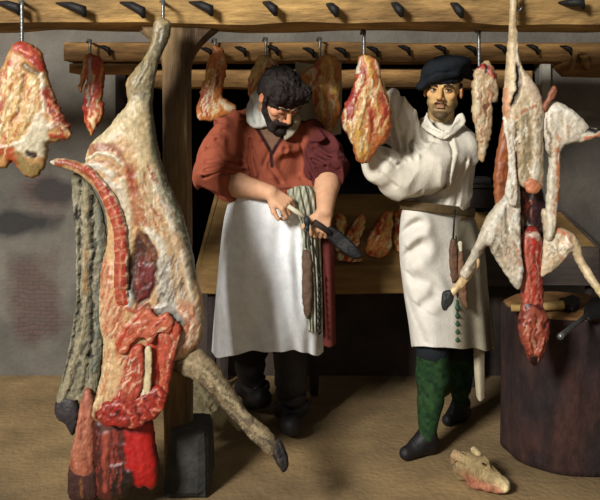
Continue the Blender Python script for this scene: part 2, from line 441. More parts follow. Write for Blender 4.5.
def wall_mat():
    m = mat('grey_plaster', (108, 103, 95), .95, .2, 6, .5, 50, c2=(90, 86, 80))
    nt = m.node_tree; N = nt.nodes; L = nt.links; b = N['Principled BSDF']
    base = b.inputs['Base Color'].links[0].from_socket
    g = N.new('ShaderNodeNewGeometry'); sx = N.new('ShaderNodeSeparateXYZ'); L.new(g.outputs['Position'], sx.inputs[0])
    cx = N.new('ShaderNodeCombineXYZ'); L.new(sx.outputs[0], cx.inputs[0]); L.new(sx.outputs[2], cx.inputs[1])
    br = N.new('ShaderNodeTexBrick'); br.inputs['Scale'].default_value = 13; wn = N.new('ShaderNodeTexNoise'); wn.inputs['Scale'].default_value = 7; L.new(cx.outputs[0], wn.inputs[0]); wm = N.new('ShaderNodeVectorMath'); wm.operation = 'MULTIPLY_ADD'; L.new(wn.outputs[1], wm.inputs[0]); wm.inputs[1].default_value = (.05, .05, .05); L.new(cx.outputs[0], wm.inputs[2]); L.new(wm.outputs[0], br.inputs[0])
    br.inputs['Color1'].default_value = (*lin((92, 66, 62)), 1); br.inputs['Color2'].default_value = (*lin((82, 62, 58)), 1)
    br.inputs['Mortar'].default_value = (*lin((58, 50, 48)), 1); br.inputs['Mortar Size'].default_value = .035; br.inputs['Row Height'].default_value = .30; br.inputs['Brick Width'].default_value = .8
    ns = N.new('ShaderNodeTexNoise'); ns.inputs['Scale'].default_value = 5; ns.inputs['Detail'].default_value = 6; L.new(g.outputs['Position'], ns.inputs[0])
    def patch(px, py, rx, rz, colsock=None, col=None, amt=1.0):
        nonlocal base
        c = P(px, py, 4.53)
        v = N.new('ShaderNodeVectorMath'); v.operation = 'SUBTRACT'; L.new(g.outputs['Position'], v.inputs[0]); v.inputs[1].default_value = tuple(c)
        v2 = N.new('ShaderNodeVectorMath'); v2.operation = 'MULTIPLY'; L.new(v.outputs[0], v2.inputs[0]); v2.inputs[1].default_value = (1 / rx, 0, 1 / rz)
        ln = N.new('ShaderNodeVectorMath'); ln.operation = 'LENGTH'; L.new(v2.outputs[0], ln.inputs[0])
        a = N.new('ShaderNodeMath'); a.operation = 'MULTIPLY_ADD'; L.new(ns.outputs[0], a.inputs[0]); a.inputs[1].default_value = 1.6; L.new(ln.outputs['Value'], a.inputs[2])
        r = N.new('ShaderNodeMapRange'); r.inputs[1].default_value = 1.45; r.inputs[2].default_value = 1.95; r.inputs[3].default_value = amt; r.inputs[4].default_value = 0
        L.new(a.outputs[0], r.inputs[0])
        x = N.new('ShaderNodeMix'); x.data_type = 'RGBA'; L.new(r.outputs[0], x.inputs[0]); L.new(base, x.inputs[6])
        if colsock is not None: L.new(colsock, x.inputs[7])
        else: x.inputs[7].default_value = (*lin(col), 1)
        base = x.outputs[2]
    patch(38, 300, .15, .30, br.outputs[0], amt=.7)
    patch(42, 195, .16, .14, br.outputs[0], amt=.6)
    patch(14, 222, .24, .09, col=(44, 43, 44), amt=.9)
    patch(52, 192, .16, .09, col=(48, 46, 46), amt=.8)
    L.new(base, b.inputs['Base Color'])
    return m
M_wall = wall_mat()

# ================================================================== SETTING
def X(px, d): return (px - 300) / FL * d
def Z(py, d): return EYE - (py - HY) / FL * d
WD = 4.53
def slab(name, x0, x1, y0, y1, z0, z1, m, **k):
    V, F = box_vf(x0, x1, y0, y1, z0, z1); return obj(name, V, F, m, smooth=False, **k)
# floor as an uneven earth surface
gx, gy = np.meshgrid(np.linspace(-4.5, 4.5, 150), np.linspace(-2, 6.3, 150))
q = np.c_[gx.ravel(), gy.ravel(), gx.ravel() * 0]
fz = .004 * fbm(q * 3, 3) - .004
idx = np.arange(150 * 150).reshape(150, 150)
struct(obj('floor', np.c_[gx.ravel(), gy.ravel(), fz], np.stack([idx[:-1, :-1].ravel(), idx[:-1, 1:].ravel(), idx[1:, 1:].ravel(), idx[1:, :-1].ravel()], 1), M_floor, org=(0, 0, 0)))
ox0, ox1, otop = X(122, WD), X(541, WD), Z(62, WD)
xl = X(196, WD)
V, F = join(box_vf(-4.5, ox0, WD, WD + .15, -.02, 2.6), box_vf(ox1, 4.5, WD, WD + .15, -.02, 2.6), box_vf(ox0, ox1, WD, WD + .15, otop, 2.6))
struct(obj('wall_back', V, F, M_wall, smooth=False))
V, F = box_vf(xl, ox1, WD, WD + .12, -.02, .62)
struct(obj('wall_low', V, F, M_low, smooth=False))
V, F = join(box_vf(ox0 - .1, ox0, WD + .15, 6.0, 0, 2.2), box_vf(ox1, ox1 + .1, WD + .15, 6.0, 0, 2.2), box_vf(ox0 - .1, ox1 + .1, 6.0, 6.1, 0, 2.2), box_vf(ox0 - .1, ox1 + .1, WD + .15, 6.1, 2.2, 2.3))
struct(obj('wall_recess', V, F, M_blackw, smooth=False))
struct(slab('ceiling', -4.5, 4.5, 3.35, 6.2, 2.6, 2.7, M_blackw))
# pale frame round the right end of the opening
V, F = join(box_vf(ox1 - .002, ox1 + .045, WD - .03, WD + .02, .75, otop + .03), box_vf(X(500, WD), ox1 - .002, WD - .03, WD + .02, otop - .002, otop + .03))
struct(obj('trim_opening', V, F, M_trim, smooth=False))
V, F = box_vf(X(117, WD), X(127, WD), WD - .04, WD + .05, 0, otop + .02)
struct(obj('trim_doorpost', V, F, M_darkwood, smooth=False))

# ================================================================== BEAMS, POST, COUNTERS
def spike(parent, x, y, d, L=26, drop=7, r=.019, out=.05):
    """iron spike driven slantwise into the beam: thin root to the left, blunt head standing off to the right"""
    p0 = P(x, y, d + .01); p1 = P(x + L * .55, y + drop * .35, d - out * .6); p2 = P(x + L, y + drop, d - out); p3 = P(x + L + 2, y + drop + 7, d - out * .9)
    V, F = tube([p0, p1, p2, p3], [.003, r * .8, r, r * .35], 8)
    obj('iron_spike', V, F, M_iron, parent)
beam = thing('ceiling_beam', 'long tan front timber beam across the top, studded with dark iron spikes', 'beam', (0, 3.2, 1.83))
def sag(V):
    V = V.copy(); V[:, 2] += .004 * np.sin(V[:, 0] * 5) ; return V
rough_box('timber', -2.4, 2.4, 3.12, 3.42, 1.828, 2.02, M_wood, beam, .05, .008, 1, .012, sag)
for (x, y, L, dr) in [(-8, 2, 26, 6), (55, 3, 28, 7), (118, 2, 24, 9), (188, 2, 22, 7), (262, 2, 12, 7), (326, 4, 9, 6), (391, 3, 9, 7), (450, 3, 10, 8), (556, 3, 26, -1)]:
    spike(beam, x, y, 3.12, L, dr)
b2 = thing('hanging_rail', 'second timber rail behind the front beam, running full width with meat hooks on it', 'beam', (0, 4.0, 1.73))
d2 = 3.98
rough_box('timber', X(61, d2), 2.2, d2, d2 + .14, Z(63, d2), Z(41, d2), M_wood2, b2, .05, .006, 5, .01)
rough_box('end_block', X(66, d2), X(143, d2), d2 + .02, d2 + .13, Z(74, d2), Z(61, d2), M_wood2, b2, .05, .005, 9, .01)
for (x, y) in [(98, 46), (200, 48), (234, 47), (266, 46), (302, 48), (334, 48), (366, 47), (398, 46), (434, 46), (464, 46), (494, 45), (526, 45), (560, 46)]:
    spike(b2, x, y, d2, 10, 3, .013, .03)
cor = thing('wall_corbel', 'short timber corbel carrying the right end of the second rail', 'corbel', (X(580, d2), 4.1, Z(72, d2)))
V0, F0 = tube([P(553, 66, d2 + .08), P(562, 68, d2 + .05), P(600, 68, d2 + .05), P(640, 68, d2 + .05)], [.01, .045, .05, .05], 10)
obj('bracket', V0, F0, M_wood2, cor, smooth=False)
V0, F0 = tube([P(571, 70, d2 - .02), P(575, 52, d2 - .03), P(584, 56, d2 - .02), P(588, 70, d2 - .01)], [.014, .018, .02, .016], 8)
obj('peg', V0, F0, M_wood2, cor)
d3 = 4.60
b3 = thing('inner_rail', 'third and rearmost timber rail crossing the dark opening', 'beam', (0, 4.7, Z(90, d3)))
rough_box('timber', X(150, d3), ox1 - .02, d3, d3 + .12, Z(89, d3), Z(69, d3), M_wood2, b3, .05, .006, 13, .01)

post = thing('timber_post', 'rough timber post with curved brace arms, standing behind the hanging ox side', 'post', (X(178, 3.2), 3.2, 0))
def flare(V):
    V = V.copy(); c = X(176, 3.2); t = np.clip((V[:, 2] - 1.66) / .19, 0, 1) ** 2
    V[:, 0] += np.sign(V[:, 0] - c) * t * .16 * np.abs(V[:, 0] - c) / .06
    return V
rough_box('shaft', X(163, 3.2), X(191, 3.2), 3.16, 3.28, .0, 1.845, M_post, post, .03, .006, 21, .01, flare)
def base_t(V):
    V = V.copy(); t = 1 - np.clip(V[:, 2] / .26, 0, 1); c = X(188, 3.1); V[:, 0] += (V[:, 0] - c) * t * .22; V[:, 1] += (V[:, 1] - 3.2) * t * .2; return V
rough_box('base_block', X(168, 3.1), X(206, 3.1), 3.09, 3.31, .0, .255, M_stone, post, .03, .006, 25, .012, base_t)

def counter(name, label, xf0, xf1, xb0, xb1, df, db, zf, zb, th, m, mt, legs):
    t = thing(name, label, 'counter', ((xf0 + xf1) / 2, (df + db) / 2, 0))
    V = [(xf0, df, zf), (xf1, df, zf), (xb1, db, zb), (xb0, db, zb), (xf0, df, zf - .03), (xf1, df, zf - .03), (xb1, db, zb - .03), (xb0, db, zb - .03)]
    obj('sloping_top', V, [(0, 1, 2, 3), (4, 7, 6, 5), (0, 4, 5, 1), (1, 5, 6, 2), (2, 6, 7, 3), (3, 7, 4, 0)], mt, t, smooth=False)
    rough_box('front_board', xf0 - .01, xf1 + .01, df - .035, df - .002, zf - th, zf + .012, m, t, .05, .004, 31, .006)
    for s, xa, xb in ((0, xf0, xb0), (1, xf1, xb1)):
        V = [(xa, df, zf + .004), (xb, db, zb + .01), (xb, db, zf - th), (xa, df, zf - th)]
        o = .02 if s == 0 else -.02
        V += [(x - o, y, z) for x, y, z in V]
        obj('side_board', V, [(0, 1, 2, 3), (4, 7, 6, 5), (0, 4, 5, 1), (1, 5, 6, 2), (2, 6, 7, 3), (3, 7, 4, 0)], m, t, smooth=False)
    for (x, y) in legs: rough_box('leg', x - .025, x + .025, y - .025, y + .025, 0, zf - .03, M_darkwood, t, .05, .003, 41, .005)
c1 = counter('meat_counter', 'tan sloping counter laid with cuts of meat, behind the two butchers', X(200, 4.15), X(452, 4.15), X(219, 4.5), X(440, 4.5), 4.15, 4.5, Z(266, 4.15), Z(194, 4.5), .14, M_counter, M_counter, [(X(314, 4.2), 4.2), (X(212, 4.2), 4.2), (X(440, 4.2), 4.2), (X(225, 4.45), 4.45)])
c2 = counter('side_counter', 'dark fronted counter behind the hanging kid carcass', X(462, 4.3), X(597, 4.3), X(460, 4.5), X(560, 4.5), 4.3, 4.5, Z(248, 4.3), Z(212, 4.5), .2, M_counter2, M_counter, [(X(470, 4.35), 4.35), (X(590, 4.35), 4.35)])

# dark lidded box on the side counter
t = thing('lidded_box', 'small dark box with a stepped lid standing on the side counter', 'box', (X(482, 4.35), 4.38, Z(205, 4.35)))
rough_box('body', X(467, 4.35), X(496, 4.35), 4.32, 4.44, Z(208, 4.35), Z(188, 4.35), M_darkwood, t, .03, .002, 3, .006)
rough_box('lid', X(465, 4.35), X(498, 4.35), 4.31, 4.45, Z(188, 4.35), Z(184, 4.35), M_stone, t, .03, .002, 3, .003)
rough_box('tray', X(472, 4.35), X(491, 4.35), 4.33, 4.43, Z(184, 4.35), Z(177, 4.35), M_stone, t, .03, .002, 3, .004)

# chopping block
sd = 3.555
t = thing('chopping_block', 'broad dark tree-stump chopping block with a pale cut top, at the right', 'chopping block', (X(567, sd), sd, 0))
ang = np.linspace(0, 2 * PI, 97)[:-1]; c0 = np.array([X(567, sd), sd])
def ringr(a, z): return (.280 + .008 * (1 - z / .63) ** 2) * (1 + .02 * np.sin(5 * a + 1) + .015 * np.sin(9 * a + 2 * z)) + .006 * vnoise(np.c_[np.cos(a) * 4, np.sin(a) * 4, a * 0 + z * 3], 4)
V = []; F = []; zs = np.linspace(0, .632, 24)
for z in zs:
    r = ringr(ang, z) - (.01 if z > .62 else 0)
    V += [(c0[0] + a, c0[1] + b, z) for a, b in zip(r * np.cos(ang), r * np.sin(ang))]
for j in range(23):
    for i in range(96): F.append((j * 96 + i, j * 96 + (i + 1) % 96, (j + 1) * 96 + (i + 1) % 96, (j + 1) * 96 + i))
F.append(tuple(range(96))[::-1])
M_bark = mat('dark_bark', (56, 35, 30), .95, .5, 12, 1.0, 30, stretch=(1.5, 1.5, .7), c2=(34, 26, 27))
obj('trunk', V, F, M_bark, t)
V = []; F = []; rs = np.linspace(0, 1, 14)[1:]
V.append((c0[0], c0[1], .636))
for k, s in enumerate(rs):
    r = (ringr(ang, .632) - .008) * s; zz = .638 + .006 * vnoise(np.c_[r * np.cos(ang) * 9, r * np.sin(ang) * 9, ang * 0], 3) - (.014 * (s > .97))
    V += [(c0[0] + a, c0[1] + b, z) for a, b, z in zip(r * np.cos(ang), r * np.sin(ang), zz)]
for i in range(96): F.append((0, 1 + i, 1 + (i + 1) % 96))
for k in range(len(rs) - 1):
    for i in range(96): a = 1 + k * 96; F.append((a + i, a + 96 + i, a + 96 + (i + 1) % 96, a + (i + 1) % 96))
M_cut = mat('cut_stump_top', (148, 112, 68), .8, .35, 14, .6, 60, c2=(120, 82, 48))
obj('chopping_surface', V, F, M_cut, t)
# tools on the block: built lying flat
def lay(px, py, z):   # point of the picture that lies at height z
    d = (EYE - z) / (py - HY) * FL; return np.array([X(px, d), d, z])
t = thing('hatchet', 'hatchet with a short pale wooden handle and black head lying on the chopping block', 'hatchet', lay(550, 307, .645))
V, F = tube([lay(511, 308, .66), lay(530, 308, .663), lay(550, 306, .665), lay(563, 305, .668)], [.014, .015, .018, .02], 10)
obj('handle', V, F, mat('pale_handle_wood', (196, 164, 104), .6, .2, 14, .2), t)
a = [lay(559, 301, .66), lay(564, 300, .66), lay(572, 297, .66), lay(580, 300, .66), lay(579, 306, .66), lay(573, 309, .66), lay(566, 308, .66), lay(560, 307, .66)]
def plate(name, pts, h, m, parent, smooth=False):
    pts = [np.array(p) for p in pts]; n = len(pts); c = sum(pts) / n
    V = [c + (p - c) * s + np.array([0, 0, z]) for z, s in ((-h, .96), (-h * .5, 1), (h * .5, 1), (h, .94)) for p in pts]
    F = [tuple(range(n))[::-1], tuple(range(3 * n, 4 * n))] + [(k * n + i, k * n + (i + 1) % n, (k + 1) * n + (i + 1) % n, (k + 1) * n + i) for k in range(3) for i in range(n)]
    return obj(name, V, F, m, parent, smooth=smooth)
plate('blade', a, .012, M_iron, t)
t = thing('cleaver', 'dark cleaver with a long steel handle lying across the right of the chopping block', 'cleaver', lay(575, 327, .645))
V, F = tube([lay(560, 337, .655), lay(563, 334, .657), lay(577, 323, .66), lay(588, 315, .662)], [.012, .011, .009, .011], 8)
obj('handle', V, F, M_steel, t)
plate('blade', [lay(583, 318, .66), lay(584, 310, .66), lay(590, 300, .66), lay(606, 297, .66), lay(614, 303, .66), lay(600, 317, .66), lay(590, 319, .66)], .01, M_iron, t)
# ================================================================== PEOPLE
SK1 = (196, 150, 118); SK2 = (200, 162, 118)
def add_head(B, o, M, skin, lip, s=1.0, ls=1.0):
    """face looks to local -Y"""
    B.frame(np.array(M) * 1.0, o, s); e = B.ell; c_ = B.cap; sk = np.array(skin)
    e((0, .012, .032), (.074, .094, .088), col=skin, k=.02)
    e((0, -.03, -.025), (.060, .058, .085), col=skin, k=.02)
    for x in (-1, 1):
        c_((x * .046, .0, -.055), (x * .015, -.062, -.100), .021, .017, col=skin, k=.02)
        e((x * .043, -.062, -.014), (.020, .018, .018), col=tuple(sk * [1.03, .93, .9]), k=.012)
        e((x * .031, -.103, .006), (.019, .022, .013), sub=True, k=.007)
        e((x * .031, -.079, .007), (.0155, .012, .0125), col=tuple(sk * [.9, .8, .76]), k=.003)
        c_((x * .012, -.091, .027), (x * .046, -.082, .030), .008, .006, col=skin, k=.006)
        e((x * .080, .008, -.002), (.009, .018, .030), col=tuple(sk * [1.02, .86, .8]), k=.006)
        e((x * .088, .006, .002), (.006, .009, .016), sub=True, k=.004)
        e((x * .013, -.103, -.030), (.008, .010, .007), col=tuple(sk * [.98, .82, .76]), k=.004)
        c_((x * .026, -.084, -.034), (x * .034, -.074, -.066), .004, sub=True, k=.008)
    c_((0, -.086, .022), (0, -.116, -.022), .0085, .0115, col=tuple(sk * [1.0, .92, .86]), k=.007)
    e((0, -.078, -.104), (.022, .018, .016), col=skin, k=.014)
    c_((-.018, -.087, -.054), (.018, -.087, -.054), .0060, col=lip, k=.004)
    c_((-.014, -.087, -.066), (.014, -.087, -.066), .0060, col=lip, k=.004)
    B.groove([[-.024, -.09, -.0600], [0, -.096, -.0595], [.024, -.09, -.0600]], .004, .005, 1)
    B.frame()
def eyes(parent, o, M, s=1.0, look=(0, 0), lids=.35, skin=(200, 160, 130)):
    M = np.array(M)
    for x in (-1, 1):
        A = S(.002); A.frame(M, o); A.ell((x * .031 * s, -.0845 * s, .007 * s), (.0115 * s, .0095 * s, .0075 * s), col=(198, 188, 168))
        V, F = A.mesh(.0014)
        L = (V - np.array(o)) @ M
        ci = np.hypot(L[:, 0] - (x * .031 + look[0]) * s, L[:, 2] - (.008 + look[1]) * s)
        C = np.where((ci < .0062 * s)[:, None], lin((26, 20, 16)), lin((186, 174, 150)))
        obj('eye', V, F, M_skin, parent, col=C)
def add_hand(B, wrist, f, n, skin, thumb=1, curls=(35, 40, 30), spread=.06, s=1.0, tcurl=25, tang=45, flens=(.92, 1.0, .95, .78)):
    """five-fingered hand: f from wrist to knuckles, n out of the back of the hand, thumb on the +-(n x f) side"""
    f = unit(f); n = unit(np.array(n, float) - f * f.dot(np.array(n, float))); l = np.cross(n, f) * thumb; wv = np.array(wrist, float)
    B.frame()
    for i, u in enumerate((.028, .010, -.009, -.027)):
        B.cap(wv + f * .012 + l * u * .7 * s, wv + (f * .078 + l * u) * s, .014 * s, .0115 * s, skin, k=.012)
    B.cap(wv + l * .012 * s + f * .01, wv + (f * .045 + l * .034 - n * .010) * s, .017 * s, .014 * s, skin, k=.014)
    for i, u in enumerate((.030, .010, -.010, -.029)):
        p = wv + (f * .080 + l * u) * s; a = 0; dirr = f + l * u * spread / .03
        for j, (L, r0, r1) in enumerate(((.042, .0105, .009), (.027, .009, .0082), (.021, .0082, .0068))):
            a += math.radians(curls[j] * (1 + .07 * i)); dv = unit(unit(dirr) * math.cos(a) - n * math.sin(a))
            q = p + dv * L * flens[i] * s; B.cap(p, q, r0 * s, r1 * s, skin, k=.003 if j else .006); p = q
    p = wv + (f * .030 + l * .036 - n * .008) * s; a = math.radians(tang)
    for j, (L, r0, r1) in enumerate(((.036, .0125, .0108), (.032, .0108, .0085))):
        dv = unit(f * math.cos(a) + l * math.sin(a) - n * .35); q = p + dv * L * s; B.cap(p, q, r0 * s, r1 * s, skin, k=.006); p = q; a -= math.radians(tcurl)

# ------------------------------------------------------------------ butcher sharpening a knife
m1 = thing('person', 'dark-haired bearded person in a red shirt and white apron, head bowed over a knife', 'person', (X(268, 3.75), 3.75, 0))
H1 = rot(34, 46, -4); h1 = P(280, 98, 3.57); S1 = 1.08
B = S(.03)
NECK = P(267, 122, 3.70)
B.cap(P(268, 205, 3.80), P(269, 152, 3.76), .13, .13, (180, 90, 70), sy=.7)
B.cap(P(240, 140, 3.76), P(300, 142, 3.76), .06, .06, (180, 90, 70), sy=.85)
B.cap(NECK, h1 + H1 @ np.array([0, .03, -.05]), .064, .058, SK1)
add_head(B, h1, H1, SK1, (150, 84, 70), s=1.08)
# right arm (left in the picture)
RE, RW = P(219, 178, 3.65), P(271, 193, 3.50)
B.chain([P(226, 130, 3.76), RE], [.045, .048], SK1); B.chain([RE, (RE * .6 + RW * .4) + np.array([0, 0, -.006]), RW], [.055, .053, .034], SK1, k=.02)
LE, LW = P(328, 168, 3.66), P(325, 211, 3.50)
B.chain([P(312, 134, 3.77), LE], [.045, .048], SK1); B.chain([LE, (LE * .6 + LW * .4), LW], [.056, .055, .036], SK1, k=.02)
add_hand(B, RW, P(289, 206, 3.47) - RW, (.25, -.75, .55), SK1, thumb=-1, curls=(48, 55, 35), s=1.08, tang=30, tcurl=15)
add_hand(B, LW, P(319, 236, 3.47) - LW, (.1, -1, .1), SK1, thumb=-1, curls=(52, 62, 40), s=1.08, tang=42)
# legs
for pts, rs in (([P(250, 215, 3.85), P(249, 320, 3.86), P(252, 392, 3.96)], [.10, .075, .05]), ([P(285, 215, 3.82), P(289, 320, 3.72), P(290, 412, 3.78)], [.10, .075, .05])):
    B.chain(pts, rs, (60, 56, 56))
B.build('body', M_skin, m1, .0038, SK1)
# hair and beard
Hh = S(.012); Hh.frame(H1, h1, S1); HD = (30, 23, 21)
Hh.ell((0, .014, .040), (.088, .108, .088), HD); Hh.ell((0, .05, .0), (.080, .066, .075), HD)
Hh.cap((-.05, -.055, .075), (.05, -.055, .075), .040, .040, HD)
Hh.cap((-.078, -.020, .045), (-.080, -.018, .005), .014, .008, HD); Hh.cap((.078, -.020, .045), (.080, -.018, .005), .014, .008, HD)
Hh.ell((0, -.135, -.035), (.092, .068, .074), sub=True, k=.008)
Hh.ell((-.094, .006, -.010), (.03, .026, .036), sub=True, k=.006)
Hh.amp = .012; Hh.ns = 45; Hh.cre = .006; Hh.cs = np.array([50., 50., 20.]); Hh.build('hair', M_hair, m1, .004, HD)
Bd = S(.010); Bd.frame(H1, h1, S1); BC = (34, 25, 22)
for x in (-1, 1):
    Bd.cap((x * .056, -.03, -.05), (x * .026, -.066, -.102), .017, .022, BC); Bd.cap((x * .030, -.090, -.050), (0, -.106, -.043), .007, .009, BC)
    Bd.cap((x * .034, -.086, -.052), (x * .034, -.082, -.092), .011, .013, BC); Bd.cap((x * .076, -.012, .0), (x * .062, -.02, -.05), .008, .013, BC)
Bd.ell((0, -.084, -.104), (.032, .026, .026), BC)
Bd.amp = .006; Bd.ns = 60; Bd.build('beard', M_hair, m1, .0035, BC)
for x in (-1, 1):
    V, F = tube([h1 + H1 @ (np.array(p) * S1) for p in ((x * .012, -.101, .028), (x * .032, -.100, .034), (x * .052, -.084, .029))], [.0035, .005, .003], 8)
    obj('eyebrow', V, F, M_hair, m1, col=np.tile(lin((38, 28, 24)), (len(V), 1)))
    V, F = tube([h1 + H1 @ (np.array(p) * S1) for p in ((x * .018, -.0925, .004), (x * .032, -.0945, .000), (x * .046, -.087, .004))], [.0015, .0024, .0015], 6)
    obj('eyelashes', V, F, M_hair, m1, col=np.tile(lin((46, 30, 26)), (len(V), 1)))
# white undershirt collar
inflate('shirt_collar', [(247, 122), (246, 112), (250, 98), (256, 90), (262, 96), (263, 106), (266, 116), (272, 124), (262, 128), (254, 128)], [(254, 95, 3.70), (262, 125, 3.60)], M_cloth, m1, tmax=.02, step=1.2, base=(212, 214, 206), strokes=[([(252, 100), (254, 122)], 2, (176, 180, 176), -.004), ([(259, 100), (262, 120)], 2, (186, 188, 182), -.003)], seed=71)
inflate('shirt_collar', [(284, 128), (290, 118), (297, 112), (301, 118), (297, 130), (290, 138), (284, 140)], 3.60, M_cloth, m1, tmax=.015, step=1.2, base=(150, 142, 124), seed=72)
# red shirt
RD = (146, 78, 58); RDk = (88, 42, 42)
R = S(.03)
R.cap(P(270, 186, 3.72), P(268, 150, 3.74), .172, .19, RD, sy=.74)
R.cap(P(240, 138, 3.75), P(300, 142, 3.74), .096, .092, RD, sy=.9)
R.cap(P(252, 118, 3.77), P(290, 124, 3.76), .05, .05, RD)
R.chain([P(232, 130, 3.76), P(221, 152, 3.72), P(218, 170, 3.67)], [.082, .088, .084], RD)
R.cap(P(213, 176, 3.65), P(228, 180, 3.62), .078, .068, RD, k=.02)
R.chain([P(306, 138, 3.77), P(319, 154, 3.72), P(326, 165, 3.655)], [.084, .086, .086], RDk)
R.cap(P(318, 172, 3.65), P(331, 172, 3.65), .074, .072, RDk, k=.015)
R.cap(P(231, 183, 3.70), P(312, 186, 3.68), .07, .07, RD, k=.02, sy=1.0)
# neck opening
R.cap(P(272, 112, 3.62), P(276, 138, 3.52), .046, .03, sub=True, k=.01)
def g3(*a): return [P(*q) for q in a]
# folds
for pts, ww, am in [
    (g3((206, 162, 3.60), (222, 158, 3.56), (240, 164, 3.58)), .009, .016), (g3((206, 170, 3.58), (222, 166, 3.54), (244, 172, 3.56)), .008, .018),
    (g3((206, 150, 3.60), (226, 146, 3.56), (240, 156, 3.6)), .009, .012), (g3((204, 177, 3.58), (222, 172, 3.54), (238, 178, 3.56)), .007, .016),
    (g3((240, 120, 3.62), (250, 140, 3.56), (248, 160, 3.56), (252, 180, 3.56)), .008, .016), (g3((222, 130, 3.62), (244, 152, 3.58)), .009, .012),
    (g3((216, 140, 3.6), (238, 162, 3.56)), .008, .012), (g3((270, 150, 3.53), (262, 168, 3.53), (256, 188, 3.54)), .009, .016),
    (g3((276, 148, 3.53), (268, 166, 3.53), (280, 184, 3.53)), .009, .015), (g3((252, 150, 3.55), (262, 182, 3.54)), .009, .010),
    (g3((262, 142, 3.54), (278, 148, 3.52), (296, 142, 3.56)), .009, .013), (g3((286, 150, 3.55), (280, 168, 3.54), (302, 180, 3.56)), .009, .014),
    (g3((300, 140, 3.6), (306, 160, 3.6), (314, 178, 3.6)), .009, .018), (g3((314, 150, 3.62), (326, 158, 3.6), (340, 158, 3.62)), .008, .014),
    (g3((312, 160, 3.62), (326, 166, 3.58), (342, 166, 3.62)), .008, .016), (g3((262, 128, 3.58), (266, 146, 3.53)), .006, .012),
    (g3((232, 176, 3.58), (270, 182, 3.53), (310, 182, 3.56)), .008, .010), (g3((226, 188, 3.58), (262, 192, 3.53), (304, 192, 3.54)), .007, .010)]:
    R.groove(pts, ww * 1.1, am * 1.35)
    R.groove([q + np.array([.012, 0, .014]) for q in pts], ww * 1.3, -am * .6)
R.amp = .004; R.ns = 16; R.cre = .040; R.cs = np.array([8., 8., 6.]); R.seed = 4
def placket(V, C):
    x = 300 + V[:, 0] / V[:, 1] * FL; y = HY + (EYE - V[:, 2]) / V[:, 1] * FL; f = 0
    for pts in ([(250, 116), (257, 128), (264, 140), (271, 152), (272, 166)], [(288, 130), (279, 142), (272, 154)]): f = np.maximum(f, np.clip((2.4 - segdist(x, y, pts)) / 1.2, 0, 1))
    f = (f * (V[:, 1] < 3.72))[:, None]; g = (inside([(252, 118), (288, 128), (272, 152)], x, y) * (V[:, 1] < 3.7))[:, None]
    C = C * (1 - g) + lin((120, 92, 74)) * g
    return C * (1 - f) + lin((48, 26, 26)) * f
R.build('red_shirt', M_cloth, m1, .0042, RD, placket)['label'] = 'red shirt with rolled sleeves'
def roll_ring(ce, ax, r, t, n=18):
    ax = unit(ax); u = unit(np.cross(ax, [0, 1, .2])); v = np.cross(ax, u)
    return tube([ce + r * (u * math.cos(a) + v * math.sin(a)) for a in np.linspace(0, 2 * PI, n)], [t * (1 + .25 * math.sin(k * 2.3)) for k in range(n)], 8)
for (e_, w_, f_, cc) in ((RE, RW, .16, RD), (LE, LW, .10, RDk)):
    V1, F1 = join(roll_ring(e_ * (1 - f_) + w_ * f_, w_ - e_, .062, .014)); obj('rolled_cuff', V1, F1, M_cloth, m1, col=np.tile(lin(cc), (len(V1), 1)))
# breeches and boots
T = S(.03); DK = (40, 38, 42)
T.cap(P(250, 225, 3.80), P(286, 225, 3.80), .13, .13, DK, sy=.9)
T.chain([P(250, 230, 3.84), P(250, 300, 3.85), P(249, 345, 3.87)], [.125, .115, .10], DK); T.chain([P(286, 230, 3.82), P(290, 300, 3.76), P(291, 340, 3.74)], [.125, .115, .10], DK)
T.amp = .008; T.ns = 10; T.build('breeches', M_cloth, m1, .006, DK)
for pts, rs, foot in (([P(290, 340, 3.72), P(291, 380, 3.74), P(291, 408, 3.76)], [.085, .072, .066], (P(290, 425, 3.76), P(291, 425, 3.62))),
                      ([P(250, 335, 3.87), P(250, 365, 3.92), P(252, 388, 3.97)], [.085, .070, .060], (P(252, 399, 3.99), P(262, 398, 3.86)))):
    K = S(.02); BT = (32, 30, 31)
    K.chain(pts, rs, BT); K.cap(foot[0], foot[1], .052, .048, BT)
    K.cap(pts[-1] + np.array([-.05, 0, .0]), pts[-1] + np.array([.05, 0, .01]), .040, .040, BT, k=.02)
    zb = foot[1][2] - .05
    for dz in (0.03, .07, .115, .17):
        c = pts[-1]; K.groove([c + np.array([math.cos(a) * .07, math.sin(a) * .07, dz + .018 * math.sin(a * 2 + dz * 40)]) for a in np.linspace(0, 2 * PI, 14)], .010, .011, 1)
        K.groove([c + np.array([math.cos(a) * .07, math.sin(a) * .07, dz + .022 + .018 * math.sin(a * 2 + dz * 40)]) for a in np.linspace(0, 2 * PI, 14)], .010, -.009, 1)
    V, F = K.mesh(.005); V[:, 2] = np.maximum(V[:, 2], .004)
    obj('boot', V, F, M_leather, m1, col=np.tile(lin(BT), (len(V), 1)))
